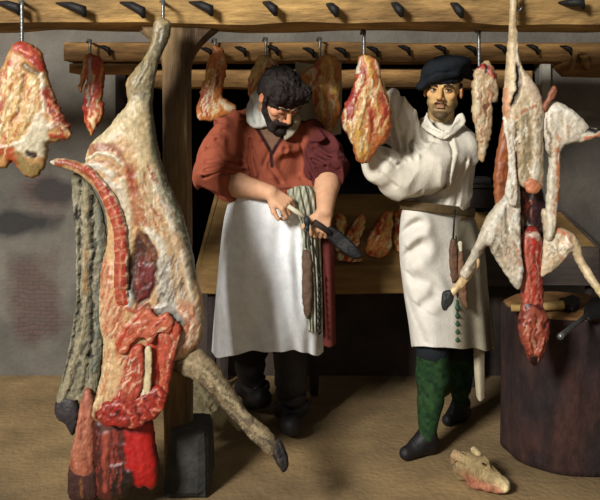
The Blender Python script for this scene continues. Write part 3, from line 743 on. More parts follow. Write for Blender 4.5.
# apron
def fa(u, v, G):
    return .016 * np.sin(u * 17 + v * 2.5) * v + .006 * np.sin(u * 47 + 3 * np.sin(v * 4)) * np.clip(v * 2, .2, 1) + .010 * np.abs(np.sin(u * 8 - v * 5 + 1)) * np.clip(1.4 - v, 0, 1) + .014 * np.sin(u * 36 + 1 - v * 3) * np.clip((u - .6) * 8, 0, 1) + .012 * np.sin(u * 9 + v * 6) * v + .02 * np.exp(-((u - .34 - .25 * (1 - v)) / .05) ** 2) * v + .012 * np.exp(-(((v - .25) * 3 - (u - .3) * 2) / .25) ** 2) * np.sin(v * 3)
rows = [[(230, 198, 3.74), (238, 196, 3.63), (262, 195, 3.57), (290, 196, 3.57), (312, 198, 3.62), (324, 200, 3.74)],
        [(224, 222, 3.76), (232, 222, 3.62), (262, 222, 3.55), (292, 222, 3.55), (312, 222, 3.59), (325, 222, 3.72)],
        [(219, 262, 3.78), (228, 264, 3.62), (262, 268, 3.55), (292, 268, 3.55), (312, 266, 3.60), (324, 264, 3.74)],
        [(215, 310, 3.80), (224, 312, 3.64), (262, 316, 3.55), (292, 316, 3.55), (312, 314, 3.60), (324, 312, 3.74)],
        [(212, 352, 3.82), (223, 358, 3.66), (262, 352, 3.56), (290, 350, 3.55), (311, 355, 3.60), (323, 354, 3.74)]]
AP = (232, 236, 240)
ap = cloth('apron', rows, M_cloth, m1, 90, 110, fa, .006, col=lambda G: np.tile(lin(AP), (len(G), 1)) * (1 + .05 * fbm(np.c_[G[:, :2] * .08, G[:, :1] * 0], 4)[:, None]))
ap['label'] = 'long white apron'
# bunched grey-green striped waist cloth
def fw(u, v, G): return .012 * np.sin(u * 34) + .006 * np.sin(u * 71)
rows = [[(288, 190, 3.58), (298, 186, 3.54), (308, 186, 3.54), (316, 188, 3.60)], [(289, 200, 3.56), (300, 198, 3.52), (312, 198, 3.53), (322, 200, 3.60)],
        [(296, 214, 3.56), (304, 214, 3.52), (314, 214, 3.53), (323, 216, 3.60)], [(303, 240, 3.56), (308, 240, 3.53), (314, 240, 3.54), (322, 240, 3.60)],
        [(306, 290, 3.56), (311, 290, 3.54), (317, 290, 3.55), (323, 290, 3.60)], [(308, 330, 3.57), (312, 332, 3.55), (318, 332, 3.56), (323, 330, 3.60)]]
def cw(G):
    f = np.clip(.5 + .8 * np.sin(G[:, 0] * 1.6 + G[:, 1] * .25), 0, 1)[:, None]; return lin((122, 124, 104)) * f + lin((176, 174, 156)) * (1 - f)
cloth('waist_cloth', rows, M_cloth, m1, 40, 60, fw, .005, col=cw)['label'] = 'grey-green striped cloth tucked at the waist'
# dark red strap
rows = [[(322, 236, 3.60), (327, 238, 3.57), (333, 240, 3.60)], [(323, 290, 3.60), (329, 292, 3.57), (334, 294, 3.61)], [(324, 345, 3.62), (330, 347, 3.60), (335, 344, 3.63)]]
cloth('hanging_strap', rows, M_cloth, m1, 16, 40, None, .012, col=lambda G: np.tile(lin((92, 42, 38)), (len(G), 1)))['label'] = 'dark red hanging strap'
# sheath on a chain
V, F = tube([P(307, 218, 3.51), P(306, 232, 3.50), P(306, 248, 3.50)], .004, 6); obj('chain', V, F, M_iron, m1)
sh = inflate('knife_sheath', [(302, 252), (306, 250), (311, 252), (313, 270), (313, 300), (311, 312), (308, 319), (304, 312), (302, 295), (302, 270)], 3.52, M_leather, m1, base=(88, 68, 54), tmax=.02, step=1.5, grain=.15,
             strokes=[([(312, 252), (312, 318)], 2, (54, 42, 36))])
V = []; F = []
for k in range(9):
    y = 272 + k * 7; v, f = tube([P(319, y, 3.52), P(319.5, y + 4, 3.515), P(319, y + 6.5, 3.52)], [.004, .009, .004], 8); F += [tuple(i + len(V) for i in q) for q in f]; V += v
obj('key_chain', V, F, M_iron, m1)
V, F = tube([P(311, 240, 3.52), P(318, 262, 3.52), P(319, 280, 3.52)], .003, 6); obj('cord', V, F, M_iron, m1)

# knife and sharpening steel held in the hands
t = thing('butcher_knife', 'dark butcher knife held point down in the bowed butcher\'s lower hand', 'knife', P(345, 240, 3.45))
a = [(330, 226), (338, 230), (348, 238), (358, 248), (363, 256), (356, 259), (346, 255), (336, 247), (329, 240), (326, 232)]
inflate('blade', a, [(328, 232, 3.46), (362, 256, 3.44)], M_iron, t, base=(34, 32, 34), tmax=.008, step=1.5, ragged=0)
V, F = tube([P(314, 222, 3.44), P(322, 227, 3.45), P(331, 234, 3.455)], [.014, .013, .012], 10); obj('handle', V, F, M_darkwood, t)
t = thing('sharpening_steel', 'sharpening steel with a dark round knob held in the bowed butcher\'s upper hand', 'sharpening steel', P(303, 215, 3.44))
V, F = tube([P(288, 206, 3.42), P(297, 212, 3.42), P(304, 217, 3.42)], [.010, .011, .009], 10); obj('handle', V, F, mat('pale_bone', (190, 182, 160), .5, .1, 20, .1), t)
K = S(.008); K.ell(P(307, 221, 3.42), (.015, .014, .022), (40, 42, 44)); K.ell(P(307, 228, 3.42), (.011, .011, .012), (40, 42, 44))
K.build('knob', M_leather, t, .003, (40, 42, 44))
V, F = tube([P(307, 228, 3.42), P(309, 236, 3.45), P(311, 245, 3.49)], [.005, .004, .004], 8); obj('rod', V, F, M_steel, t)

# ------------------------------------------------------------------ butcher handling the hanging meat
m2 = thing('person', 'person in black beret and belted white smock, reaching up behind a hanging cut', 'person', (X(438, 3.6), 3.6, 0))
H2 = rot(-17, 4, 3); h2 = P(443, 91, 3.50)
B = S(.03); SKM = (200, 168, 116)
B.cap(P(440, 126, 3.58), h2 + np.array([0, .03, -.04]), .060, .056, SKM)
add_head(B, h2, H2, SKM, (146, 100, 76), s=.98)
B.cap(P(436, 215, 3.60), P(438, 160, 3.58), .14, .155, SKM, sy=.72); B.cap(P(414, 140, 3.58), P(456, 142, 3.58), .075, .075, SKM, sy=.85)
E2, W2 = P(403, 150, 3.47), P(384, 98, 3.42)
B.chain([P(418, 136, 3.58), E2, W2], [.056, .044, .030], SKM)
add_hand(B, W2, P(366, 88, 3.40) - W2, (.3, .9, .2), SKM, thumb=1, curls=(25, 30, 20), s=.95)
E3, W3 = P(393, 178, 3.42), P(374, 150, 3.35)
B.chain([P(456, 146, 3.54), E3, W3], [.060, .046, .032], SKM)
add_hand(B, W3, P(364, 132, 3.34) - W3, (-.2, .9, -.2), SKM, thumb=1, curls=(15, 25, 20))
B.chain([P(428, 230, 3.58), P(432, 340, 3.50), P(430, 395, 3.50), P(427, 438, 3.48)], [.08, .046, .036, .024], SKM); B.chain([P(450, 230, 3.62), P(458, 335, 3.70), P(460, 370, 3.76), P(461, 402, 3.84)], [.08, .046, .036, .024], SKM)
def face2(V, C):
    L = (V - h2) @ H2 / .98
    f = np.clip((-.045 - L[:, 2]) / .02, 0, 1) * (L[:, 1] < .0) * (np.linalg.norm(L, axis=1) < .16)
    f = f * np.clip(.75 + .5 * fbm(V * 60, 2), 0, 1)
    f = np.maximum(f, np.clip((-.076 - L[:, 2]) / .01, 0, 1) * (np.abs(L[:, 0]) < .034) * (L[:, 1] < -.03) * (np.linalg.norm(L, axis=1) < .16) * 1.15)
    lipz = (np.abs(L[:, 2] + .060) < .010) & (np.abs(L[:, 0]) < .02)
    f = np.where(lipz, f * .2, f)[:, None]
    return C * (1 - f * .8) + lin((66, 50, 36)) * f * .8
B.build('body', M_skin, m2, .0036, SKM, face2)
eyes(m2, h2, H2, .98, look=(.003, .001))
for x in (-1, 1):
    V, F = tube([h2 + H2 @ (np.array(p) * .98) for p in ((x * .014, -.102, .026), (x * .032, -.101, .0325), (x * .052, -.084, .028))], [.0036, .005, .003], 8)
    obj('eyebrow', V, F, M_hair, m2, col=np.tile(lin((52, 38, 28)), (len(V), 1)))
    V, F = tube([h2 + H2 @ (np.array(p) * .98) for p in ((x * .018, -.0935, .0115), (x * .031, -.0975, .0155), (x * .044, -.090, .0115))], [.0016, .0024, .0016], 6)
    obj('eyelid', V, F, M_hair, m2, col=np.tile(lin((70, 50, 38)), (len(V), 1)))
    V, F = tube([h2 + H2 @ (np.array(p) * .98) for p in ((0, -.113, -.041), (x * .014, -.105, -.045), (x * .028, -.092, -.056))], [.0026, .0034, .002], 8)
    obj('moustache', V, F, M_hair, m2, col=np.tile(lin((92, 68, 48)), (len(V), 1)))
K = S(.012); K.frame(H2, h2)
for x in (-1, 1): K.cap((x * .074, .0, .03), (x * .074, .005, -.01), .010, .006, (46, 34, 28)); 
K.ell((0, .06, .0), (.07, .04, .06), (40, 30, 26)); K.amp = .004; K.ns = 50; K.build('hair', M_hair, m2, .004, (42, 32, 27))
# beret: flat, wide, drooping to picture left, with a band
K = S(.02); BR = (26, 30, 35)
K.ell(P(446, 68, 3.50), (.108, .140, .046), BR, R=rot(0, -4, -12)); K.cap(P(421, 87, 3.46), P(437, 70, 3.46), .020, .048, BR, k=.03, sy=1.8)
K.cap(P(458, 69, 3.54), P(472, 76, 3.58), .044, .018, BR, k=.03, sy=1.5); K.ell(P(445, 61, 3.52), (.055, .08, .022), BR)
K.cap(P(432, 77, 3.40), P(455, 73, 3.40), .020, .020, BR, k=.03)
K.frame(H2, h2, .98); K.chain([[.072 * math.cos(a), .006 + .090 * math.sin(a), .060 + .012 * math.sin(a)] for a in np.linspace(0, 2 * PI, 19)], [.013] * 19, BR, k=.012); K.frame()
K.groove(g3((424, 79, 3.40), (436, 73, 3.38), (456, 72, 3.41)), .007, .008); K.cre = .006; K.cs = np.array([12., 8., 14.]); K.amp = .003; K.ns = 14
K.build('beret', M_cloth, m2, .004, BR)
# smock
WH = (208, 202, 188)
K = S(.03)
K.cap(P(437, 200, 3.58), P(438, 158, 3.57), .148, .168, WH, sy=.78)
K.cap(P(420, 142, 3.58), P(456, 144, 3.57), .085, .088, WH, sy=.9)
K.cap(P(430, 130, 3.57), P(450, 132, 3.57), .06, .06, WH)
K.chain([P(422, 138, 3.58), P(412, 146, 3.50), P(406, 148, 3.48)], [.09, .085, .082], WH); K.chain([P(406, 148, 3.48), P(400, 120, 3.45), P(390, 98, 3.43)], [.082, .068, .048], WH, k=.02)
K.chain([P(456, 150, 3.52), P(428, 168, 3.42), P(399, 177, 3.37)], [.105, .102, .092], WH); K.chain([P(396, 178, 3.37), P(382, 166, 3.33), P(371, 153, 3.31)], [.090, .075, .050], WH, k=.02)
for pts, ww, am in [
    (g3((403, 92, 3.40), (396, 120, 3.38), (402, 140, 3.39)), .010, .014), (g3((390, 96, 3.36), (392, 124, 3.37), (397, 148, 3.38)), .009, .016), (g3((412, 112, 3.45), (404, 132, 3.40), (404, 150, 3.38)), .009, .014),
    (g3((420, 120, 3.5), (410, 145, 3.40), (412, 156, 3.40)), .010, .018), (g3((436, 136, 3.44), (450, 138, 3.42), (452, 152, 3.40), (448, 172, 3.38), (446, 186, 3.40)), .009, .016),
    (g3((446, 184, 3.42), (436, 194, 3.42), (420, 204, 3.44)), .010, .018), (g3((456, 172, 3.44), (450, 190, 3.43), (446, 206, 3.43)), .010, .012), (g3((464, 160, 3.46), (460, 184, 3.45), (458, 206, 3.45)), .010, .012),
    (g3((374, 150, 3.27), (380, 158, 3.26), (388, 158, 3.27)), .007, .010), (g3((388, 160, 3.28), (396, 166, 3.27), (408, 160, 3.29)), .008, .009), (g3((380, 172, 3.29), (396, 186, 3.28)), .010, .007), (g3((424, 146, 3.38), (410, 152, 3.36)), .010, .012),
    (g3((380, 148, 3.26), (392, 156, 3.26), (404, 158, 3.28), (418, 152, 3.32), (430, 140, 3.4)), .010, .012)]:
    K.groove(pts, ww, am); K.groove([q + np.array([.014, 0, .004]) for q in pts], ww * 1.3, -am * .5)
K.amp = .004; K.ns = 14; K.cre = .012; K.seed = 9
def sh2(V, C):
    return C
K.build('smock', M_cloth, m2, .0042, WH)['label'] = 'off-white smock'
inflate('smock_collar', [(424, 120), (427, 113), (430, 120), (437, 128), (445, 131), (443, 139), (434, 136), (426, 131), (421, 126)], [(426, 118, 3.45), (443, 136, 3.40)], M_cloth, m2, thick=.5, tmax=.008, step=1.2, base=(216, 211, 198), strokes=[([(428, 126), (440, 133)], 1.5, (180, 172, 156), -.003)], seed=73)
inflate('smock_collar', [(443, 139), (445, 130), (452, 125), (457, 116), (463, 113), (466, 120), (462, 127), (453, 135)], [(443, 136, 3.40), (463, 118, 3.45)], M_cloth, m2, thick=.5, tmax=.008, step=1.2, base=(216, 211, 198), strokes=[([(446, 135), (460, 122)], 1.5, (180, 172, 156), -.003)], seed=74)
K = S(.01); K.cap(P(381, 146, 3.33), P(388, 149, 3.33), .02, .016, (40, 38, 40)); K.build('cuff', M_cloth, m2, .004, (44, 42, 42))
# breeches, stockings, shoes
T = S(.03); T.chain([P(428, 235, 3.58), P(432, 330, 3.52), P(433, 350, 3.50)], [.075, .08, .072], (30, 34, 38)); T.chain([P(449, 235, 3.64), P(457, 325, 3.70), P(458, 345, 3.71)], [.075, .08, .078], (30, 34, 38))
T.cap(P(428, 235, 3.60), P(448, 235, 3.62), .075, .075, (30, 34, 38)); T.amp = .006; T.ns = 12; T.build('breeches', M_cloth, m2, .006, (30, 34, 38))
GR = (42, 84, 44)
def stock(V, C): f = np.clip(.5 + fbm(V * 60, 3), 0, 1)[:, None]; return lin((18, 40, 24)) * (1 - f) + lin((44, 70, 38)) * f
K = S(.02); K.chain([P(433, 350, 3.50), P(433, 378, 3.52), P(430, 402, 3.50), P(427, 436, 3.47)], [.070, .073, .054, .036], GR); K.amp = .005; K.ns = 18; K.build('stocking', M_cloth, m2, .005, GR, stock)
K = S(.02); K.chain([P(458, 345, 3.72), P(461, 366, 3.76), P(460, 384, 3.79), P(460, 402, 3.84)], [.064, .064, .050, .036], GR); K.amp = .005; K.ns = 18; K.build('stocking', M_cloth, m2, .005, GR, stock)
SH = (26, 25, 27)
for hp, tp, an in ((P(428, 443, 3.50), P(406, 449, 3.43), P(427, 436, 3.48)), (P(461, 410, 3.86), P(448, 415, 3.80), P(461, 403, 3.85))):
    K = S(.02); hp[2] = .042; tp[2] = .028
    K.cap(hp, tp, .042, .029, SH); K.cap(an, (hp + tp) / 2 + [0, 0, .015], .046, .034, SH); K.cap(hp + (hp - tp) * .15, hp, .034, .042, SH)
    V, F = K.mesh(.004); V[:, 2] = np.maximum(V[:, 2], .004)
    obj('shoe', V, F, M_leather, m2, col=np.tile(lin(SH), (len(V), 1)))
# skirt of the smock: closed round the hips, deep folds
def ringrows(spec, tilt=0, n=40):
    rows = []
    for (y, xl_, xr, hd, yl, dcc) in spec:
        r = []
        for k in range(n + 1):
            a = 2 * PI * k / n
            cx = (xl_ + xr) / 2; hw = (xr - xl_) / 2
            r.append((cx - hw * math.cos(a), y + yl * math.cos(a), dcc - hd * math.sin(a) - tilt * math.cos(a)))
        rows.append(r)
    return rows
sp = [(206, 405, 470, .13, -3, 3.58), (222, 401, 476, .145, -2, 3.58), (252, 400, 484, .165, 0, 3.59), (290, 404, 487, .19, 0, 3.60), (322, 409, 491, .205, 0, 3.61), (348, 412, 494, .21, -2, 3.62)]
def fs(u, v, G):
    fr = (u < .5)
    b = .020 * np.sin(u * 2 * PI * 9 + v * 1.5) * v * np.clip((u - .22) * 7, .15, 1.3)
    for (u0, v0, u1, v1, ww, am) in ((.04, .32, .16, .22, .025, .022), (.05, .46, .17, .36, .025, .024), (.10, .52, .20, .58, .02, .014), (.14, .70, .22, .62, .02, .012), (.06, .62, .14, .95, .02, .012)):
        tt = np.clip(((u - u0) * (u1 - u0) + (v - v0) * (v1 - v0) * .35) / ((u1 - u0) ** 2 + (v1 - v0) ** 2 * .35 + 1e-6), 0, 1)
        dd = np.sqrt((u - u0 - tt * (u1 - u0)) ** 2 + .35 * (v - v0 - tt * (v1 - v0)) ** 2)
        b = b + am * np.exp(-(dd / ww) ** 2) - am * .6 * np.exp(-((dd - ww * 1.8) / ww) ** 2) * (v < v0 + (u - u0))
    return b * np.where(fr, 1, -.6)
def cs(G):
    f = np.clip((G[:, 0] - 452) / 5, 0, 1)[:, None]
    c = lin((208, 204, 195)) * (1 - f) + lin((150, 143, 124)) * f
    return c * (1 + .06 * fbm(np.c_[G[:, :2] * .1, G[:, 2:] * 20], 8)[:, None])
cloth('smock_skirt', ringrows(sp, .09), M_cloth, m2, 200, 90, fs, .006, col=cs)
# belt
br_ = ringrows([(204, 401, 474, .155, -4, 3.575), (213, 401, 474, .155, -4, 3.575)], .07)
cloth('belt', br_, M_leather, m2, 90, 6, None, .012, col=lambda G: np.tile(lin((92, 76, 50)), (len(G), 1)))
V, F = join(tube(g3((455, 210, 3.43), (454, 224, 3.42), (453, 240, 3.43)), .004, 6), tube(g3((456, 236, 3.44), (457, 290, 3.42), (457, 318, 3.45), (458, 344, 3.46)), .003, 6))
obj('chain', V, F, M_iron, m2)
inflate('knife_sheath', [(450, 240), (455, 239), (457, 243), (458, 270), (459, 276), (453, 284), (450, 278), (449, 258)], 3.43, M_leather, m2, base=(86, 62, 48), tmax=.018, step=1.5, grain=.2)
inflate('knife_sheath', [(458, 252), (463, 252), (465, 270), (467, 290), (468, 308), (465, 309), (459, 296), (457, 274)], 3.43, M_leather, m2, base=(104, 78, 58), tmax=.018, step=1.5, grain=.2)
inflate('knife_handle', [(458, 243), (460, 241), (463, 243), (462, 252), (459, 252)], 3.43, M_skin, m2, base=(190, 184, 160), tmax=.012, step=1)
V = []; F = []
for k in range(5):
    v, f = tube(g3((457, 304 + k * 8, 3.42), (457.3, 308 + k * 8, 3.41), (457, 311 + k * 8, 3.42)), [.004, .010, .004], 8); F += [tuple(i + len(V) for i in q) for q in f]; V += v
v, f = tube(g3((457, 300, 3.42), (457, 345, 3.42)), .004, 6); F += [tuple(i + len(V) for i in q) for q in f]; V += v
obj('green_tassel', V, F, mat('dark_green_cord', (38, 72, 54), .7, .3, 20, .3), m2)
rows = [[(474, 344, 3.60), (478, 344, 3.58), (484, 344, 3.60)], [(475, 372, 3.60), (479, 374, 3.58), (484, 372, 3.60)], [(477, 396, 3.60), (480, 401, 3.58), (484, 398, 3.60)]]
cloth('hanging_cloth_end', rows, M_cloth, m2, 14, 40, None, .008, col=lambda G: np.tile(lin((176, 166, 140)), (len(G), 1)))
# ================================================================== MEAT
RNG = random.Random(11)
def fibers(n, poly, ang, ln, wd, cols, bump=0, jit=12):
    out = []; xs = [p[0] for p in poly]; ys = [p[1] for p in poly]; k = 0
    while k < n:
        x = RNG.uniform(min(xs), max(xs)); y = RNG.uniform(min(ys), max(ys))
        if not inside(poly, np.array([x]), np.array([y]))[0]: continue
        a = math.radians(ang + RNG.uniform(-jit, jit)); l = ln * RNG.uniform(.5, 1.2)
        out.append(([(x, y), (x + math.cos(a) * l * .5, y + math.sin(a) * l * .5 + RNG.uniform(-1, 1)), (x + math.cos(a) * l, y + math.sin(a) * l)], wd * RNG.uniform(.6, 1.3), RNG.choice(cols), bump * .5)); k += 1
    return out
def closed(*p): return list(p) + [p[0]]
def hook(x, ytop, ybot, d, label, group, beam_d=None, out=0):
    """iron hook: a spur into the beam, a straight shank and a point through the meat"""
    bd = (beam_d or d + .03)
    pts = [P(x - 3, ytop + 3, bd + .03), P(x - 2, ytop, bd - .005), P(x + .5, ytop + .5, d), P(x, ytop + 6, d), P(x, ybot - 4, d), P(x + 1, ybot + 3, d - .004), P(x + 4, ybot + 5, d - .012), P(x + 6, ybot + 1, d - .02)]
    V, F = tube(pts, [.005, .007, .0075, .007, .0065, .006, .005, .002], 8)
    o = obj('meat_hook', V, F, M_steel, None); tag(o, label, 'hook', group); return o
HG = 'iron meat hooks on the rails'
# ---- the ox side -------------------------------------------------------------
ox = thing('ox_carcass', 'huge split ox carcass hung by a hind leg, red inside, grey hide, foreleg trailing', 'carcass', (X(150, 2.95), 2.95, .0))
OD = [(160, 25, 3.02), (150, 90, 2.98), (130, 150, 2.95), (150, 250, 2.95), (110, 300, 2.93), (185, 320, 2.96), (130, 400, 2.93), (55, 163, 2.93)]
poly = [(153, 26), (157, 19), (164, 18), (171, 24), (170, 36), (165, 48), (159, 62), (155, 80), (153, 98), (154, 118), (157, 140), (163, 165), (172, 190), (183, 215), (192, 250), (198, 280), (203, 300), (204, 322), (200, 342), (187, 356), (172, 363), (168, 385), (164, 402), (156, 414), (140, 422), (122, 424), (100, 422), (92, 414), (97, 392), (102, 370), (104, 345), (100, 320), (100, 290), (102, 265), (107, 245), (108, 225), (104, 205), (96, 190), (84, 178), (70, 170), (55, 166), (50, 162), (58, 158), (74, 160), (85, 163), (87, 152), (94, 140), (106, 130), (118, 115), (128, 103), (126, 92), (127, 80), (136, 68), (145, 56), (151, 42)]
CR = (222, 196, 150); PK = (206, 138, 104); RE_ = (170, 62, 46); OR = (176, 98, 62); WHT = (224, 216, 198)
st = []
st += [([(160, 20), (158, 45), (145, 80), (140, 105)], 34, (160, 142, 104))]
st += [([(150, 100), (140, 118)], 24, (166, 156, 128)), ([(168, 26), (162, 55), (154, 85), (153, 115), (158, 145)], 5, (104, 98, 80)), ([(157, 36), (148, 66), (137, 88)], 3, (172, 160, 128), .004), ([(162, 30), (157, 60), (150, 90)], 3, (120, 112, 90), -.002)]
st += fibers(60, [(150, 40), (166, 40), (156, 100), (150, 125), (130, 110), (132, 82)], 105, 12, 1.2, [(172, 162, 132), (118, 110, 90), (150, 140, 112), (100, 94, 78)], .001)
# rump: cream fat, brown cut face
st += [([(138, 110), (112, 132), (98, 146)], 20, (214, 196, 158), .003), ([(146, 120), (150, 150), (160, 185)], 16, (208, 186, 144)), ([(128, 126), (142, 142), (150, 165)], 14, (220, 198, 156), .002)]
st += [(closed((90, 146), (104, 141), (120, 144), (128, 154), (130, 164), (118, 152), (104, 150), (94, 156)), 1.5, (164, 106, 70)), ([(88, 158), (104, 152), (118, 156), (128, 166), (132, 178)], 3, (226, 214, 190), .004), ([(96, 162), (110, 160), (120, 166), (126, 178)], 2.5, (184, 132, 98)), ([(90, 165), (104, 166), (116, 174)], 6, (216, 208, 190), .003), ([(110, 180), (124, 188), (128, 205)], 7, (220, 210, 190), .003)]
st += [([(52, 163), (66, 162), (80, 166), (94, 176)], 6, (172, 88, 58), .004), ([(54, 160), (70, 159), (84, 163)], 2, (214, 190, 160), .002), ([(50, 162), (54, 163)], 5, (226, 214, 190))]
# inner thigh, right of spine
st += [([(132, 168), (140, 195), (142, 218)], 12, (182, 116, 76)), ([(134, 172), (138, 190)], 4, (170, 72, 50)), ([(146, 172), (152, 200), (160, 225)], 10, (206, 182, 142)), ([(126, 180), (131, 205), (132, 230), (130, 260)], 6, (220, 204, 174), .003), ([(140, 200), (150, 222)], 8, (190, 132, 90)), ([(160, 180), (172, 205), (184, 235)], 6, (196, 186, 160)), ([(154, 172), (164, 200), (178, 232), (186, 262)], 5, (226, 216, 196), .004)]
st += fibers(90, [(135, 165), (160, 160), (184, 230), (160, 240), (140, 228)], 70, 12, 1.3, [(222, 206, 176), (190, 140, 100), (172, 100, 66), (232, 222, 200), (204, 170, 128)], .0012)
st += [([(154, 120), (158, 150), (168, 182), (182, 214), (190, 245), (196, 275)], 9, (112, 112, 90)), ([(162, 178), (176, 206), (186, 236)], 3, (98, 98, 82))]
st += fibers(60, [(154, 150), (166, 170), (192, 240), (196, 262), (186, 250), (170, 205)], 60, 9, 1.2, [(150, 148, 122), (92, 92, 78), (176, 170, 144)], .001)
# belly wall right
st += [([(176, 236), (184, 268), (190, 300), (192, 330)], 14, (210, 180, 144)), ([(166, 262), (168, 290), (172, 306)], 14, (198, 192, 178)), ([(184, 250), (192, 285), (198, 320)], 4, (228, 214, 190), .004), ([(150, 228), (162, 238), (168, 256)], 7, (224, 214, 194), .005)]
st += fibers(70, [(160, 250), (182, 250), (190, 300), (170, 312), (160, 290)], 110, 13, 1.2, [(232, 228, 216), (150, 136, 122), (214, 206, 192), (120, 104, 92)], .0018)
# cavity and organ
st += [(closed((141, 229), (150, 232), (158, 244), (161, 254), (159, 280), (152, 295), (140, 303), (133, 284), (135, 256)), 1.5, (84, 50, 40), -.012), (closed((140, 262), (156, 262), (157, 280), (150, 293), (141, 296), (138, 280)), 1.5, (124, 48, 48), .006), ([(143, 232), (152, 244), (157, 256)], 4, (128, 84, 58), .004), ([(133, 255), (133, 275), (132, 292)], 3.5, (48, 36, 32), -.006), ([(134, 288), (134, 302)], 4, (178, 176, 168), .004)]
st += fibers(22, [(140, 235), (158, 250), (156, 290), (140, 298)], 95, 12, 1.3, [(150, 96, 70), (60, 34, 30), (140, 56, 54)], .001)
# breast, left: fan of flesh
st += [([(104, 262), (106, 300), (112, 330)], 14, (214, 164, 126)), ([(100, 300), (103, 340), (100, 375), (96, 410)], 10, (228, 202, 158), .003), ([(112, 340), (110, 370), (104, 400)], 9, (222, 190, 146)), ([(120, 300), (124, 330), (122, 350)], 8, (206, 136, 100))]
st += fibers(80, [(100, 265), (112, 270), (126, 300), (124, 345), (102, 340)], -68, 14, 1.3, [(232, 204, 170), (196, 120, 84), (222, 174, 138), (186, 104, 74)], .0015)
st += fibers(50, [(100, 345), (116, 345), (112, 385), (96, 410)], 100, 15, 1.4, [(238, 220, 182), (212, 168, 124), (200, 140, 96)], .001)
# great red masses
st += [([(160, 318), (146, 312), (132, 326), (124, 340)], 10, (190, 74, 48), .008), ([(168, 322), (162, 345), (158, 370)], 16, (176, 58, 42), .004), ([(140, 345), (134, 370), (126, 395)], 16, (168, 52, 40), .003), ([(148, 318), (142, 330), (132, 342)], 3, (222, 132, 96), .003), ([(128, 402), (146, 404), (158, 394)], 26, (168, 34, 30), .006), ([(102, 412), (118, 416)], 14, (122, 34, 30)), ([(170, 330), (166, 360), (166, 390)], 5, (150, 40, 32)), ([(176, 326), (180, 345)], 10, (190, 96, 70)), ([(150, 352), (148, 372), (147, 392)], 6.5, (232, 222, 190), .008), ([(154, 330), (150, 350)], 8, (198, 84, 56), .005)]
st += fibers(60, [(128, 345), (146, 340), (146, 400), (122, 408)], 100, 11, 1.6, [(226, 190, 164), (200, 70, 50), (140, 34, 28), (214, 120, 90)], .002, 30)
st += fibers(40, [(152, 330), (172, 330), (168, 390), (154, 392)], 95, 14, 1.6, [(206, 86, 60), (140, 34, 30), (196, 66, 48)], .002)
st += fibers(70, [(108, 398), (160, 388), (158, 414), (130, 422), (104, 418)], 60, 9, 2, [(206, 60, 52), (128, 18, 20), (90, 14, 18), (188, 40, 38), (214, 96, 84)], .003, 60)
# shoulder lobe on the right
st += [(closed((182, 296), (196, 300), (200, 322), (194, 344), (180, 352), (176, 336), (180, 316)), 2, (214, 160, 128), .003), ([(184, 306), (194, 318), (192, 338), (182, 346)], 3, (234, 210, 184), .003), ([(198, 300), (202, 322), (197, 342)], 3, (226, 206, 176), .003), ([(178, 340), (188, 330), (192, 312)], 2.5, (188, 106, 84))]
st += fibers(40, [(178, 300), (198, 300), (200, 340), (180, 352)], 115, 10, 1.3, [(238, 216, 192), (188, 110, 86), (224, 180, 150)], .0012, 40)
st += [([(158, 306), (168, 304), (178, 312), (182, 318)], 9, (168, 164, 156), .008), ([(162, 318), (174, 322), (182, 320)], 5, (62, 54, 50), -.004), ([(160, 302), (172, 300)], 2.5, (222, 218, 206), .003), ([(140, 304), (152, 300), (158, 308)], 4, (150, 84, 62))]
st += [([(130, 304), (140, 308), (146, 304)], 5, (200, 108, 80), .004)]
body = inflate('carcass_body', poly, OD, M_meat, ox, thick=.85, tmax=.095, step=1.3, base=(216, 178, 132), strokes=st, amp=.003, wob=1.0, seed=3, grain=.22)
# spine: a raised column of red segments divided by cream bone
sp_pts = [(86, 166), (96, 178), (106, 192), (114, 208), (120, 226), (122, 246), (122, 268), (122, 290), (125, 306)]
sl = catmull(sp_pts, 29); left = []; right = []
for i, p in enumerate(sl):
    t = sl[min(i + 1, 28)] - sl[max(i - 1, 0)]; t /= np.linalg.norm(t); nn = np.array([t[1], -t[0]]); wl = 3 + 4.6 * min(1, i / 9)
    left.append(tuple(p - nn * wl)); right.append(tuple(p + nn * (wl * .9)))
st = []
for i in range(1, 28):
    if i % 2 == 0: st.append(([tuple(left[i]), tuple(right[i])], 1.2, (214, 150, 118), .001))
    else: st.append(([tuple(sl[i] * .55 + np.array(right[i]) * .45 - [0, .5]), tuple(sl[i] * .6 + np.array(right[i]) * .4 + [0, 1])], 4.5, (184, 58, 44), .001))
st.append(([tuple(q) for q in sl[3:]], 1.2, (206, 140, 106), .001)); st.append(([tuple(q) for q in right], 2.2, (232, 214, 184), .004))
inflate('spine', left + right[::-1], lambda x, y: 2.885 + 0 * x, M_meat, ox, tmax=.025, step=1.3, base=(184, 84, 58), strokes=st, amp=.002, wob=.9, seed=9, grain=.3)
SAL = [(224, 164, 128), (170, 74, 54), (208, 124, 92), (236, 200, 168), (150, 52, 42)]
mp1 = [(174, 322), (168, 312), (158, 316), (148, 308), (138, 318), (128, 328), (122, 342), (118, 352), (126, 354), (136, 340), (144, 338), (152, 344), (160, 332), (170, 334)]
inflate('neck_muscle', mp1, 2.872, M_meat, ox, tmax=.014, step=1.2, base=(208, 112, 82), strokes=fibers(26, mp1, 145, 12, 1.4, SAL, .001, 12), seed=81, grain=.2, ragged=1)
mp2 = [(160, 322), (172, 320), (181, 326), (179, 345), (174, 362), (171, 380), (168, 395), (160, 392), (159, 370), (157, 345)]
inflate('neck_muscle', mp2, 2.885, M_meat, ox, tmax=.018, step=1.2, base=(194, 90, 66), strokes=fibers(30, mp2, 98, 14, 1.4, SAL, .001, 10), seed=82, grain=.2, ragged=1)
mp3 = [(130, 350), (142, 344), (145, 362), (143, 384), (138, 398), (126, 402), (119, 396), (125, 374)]
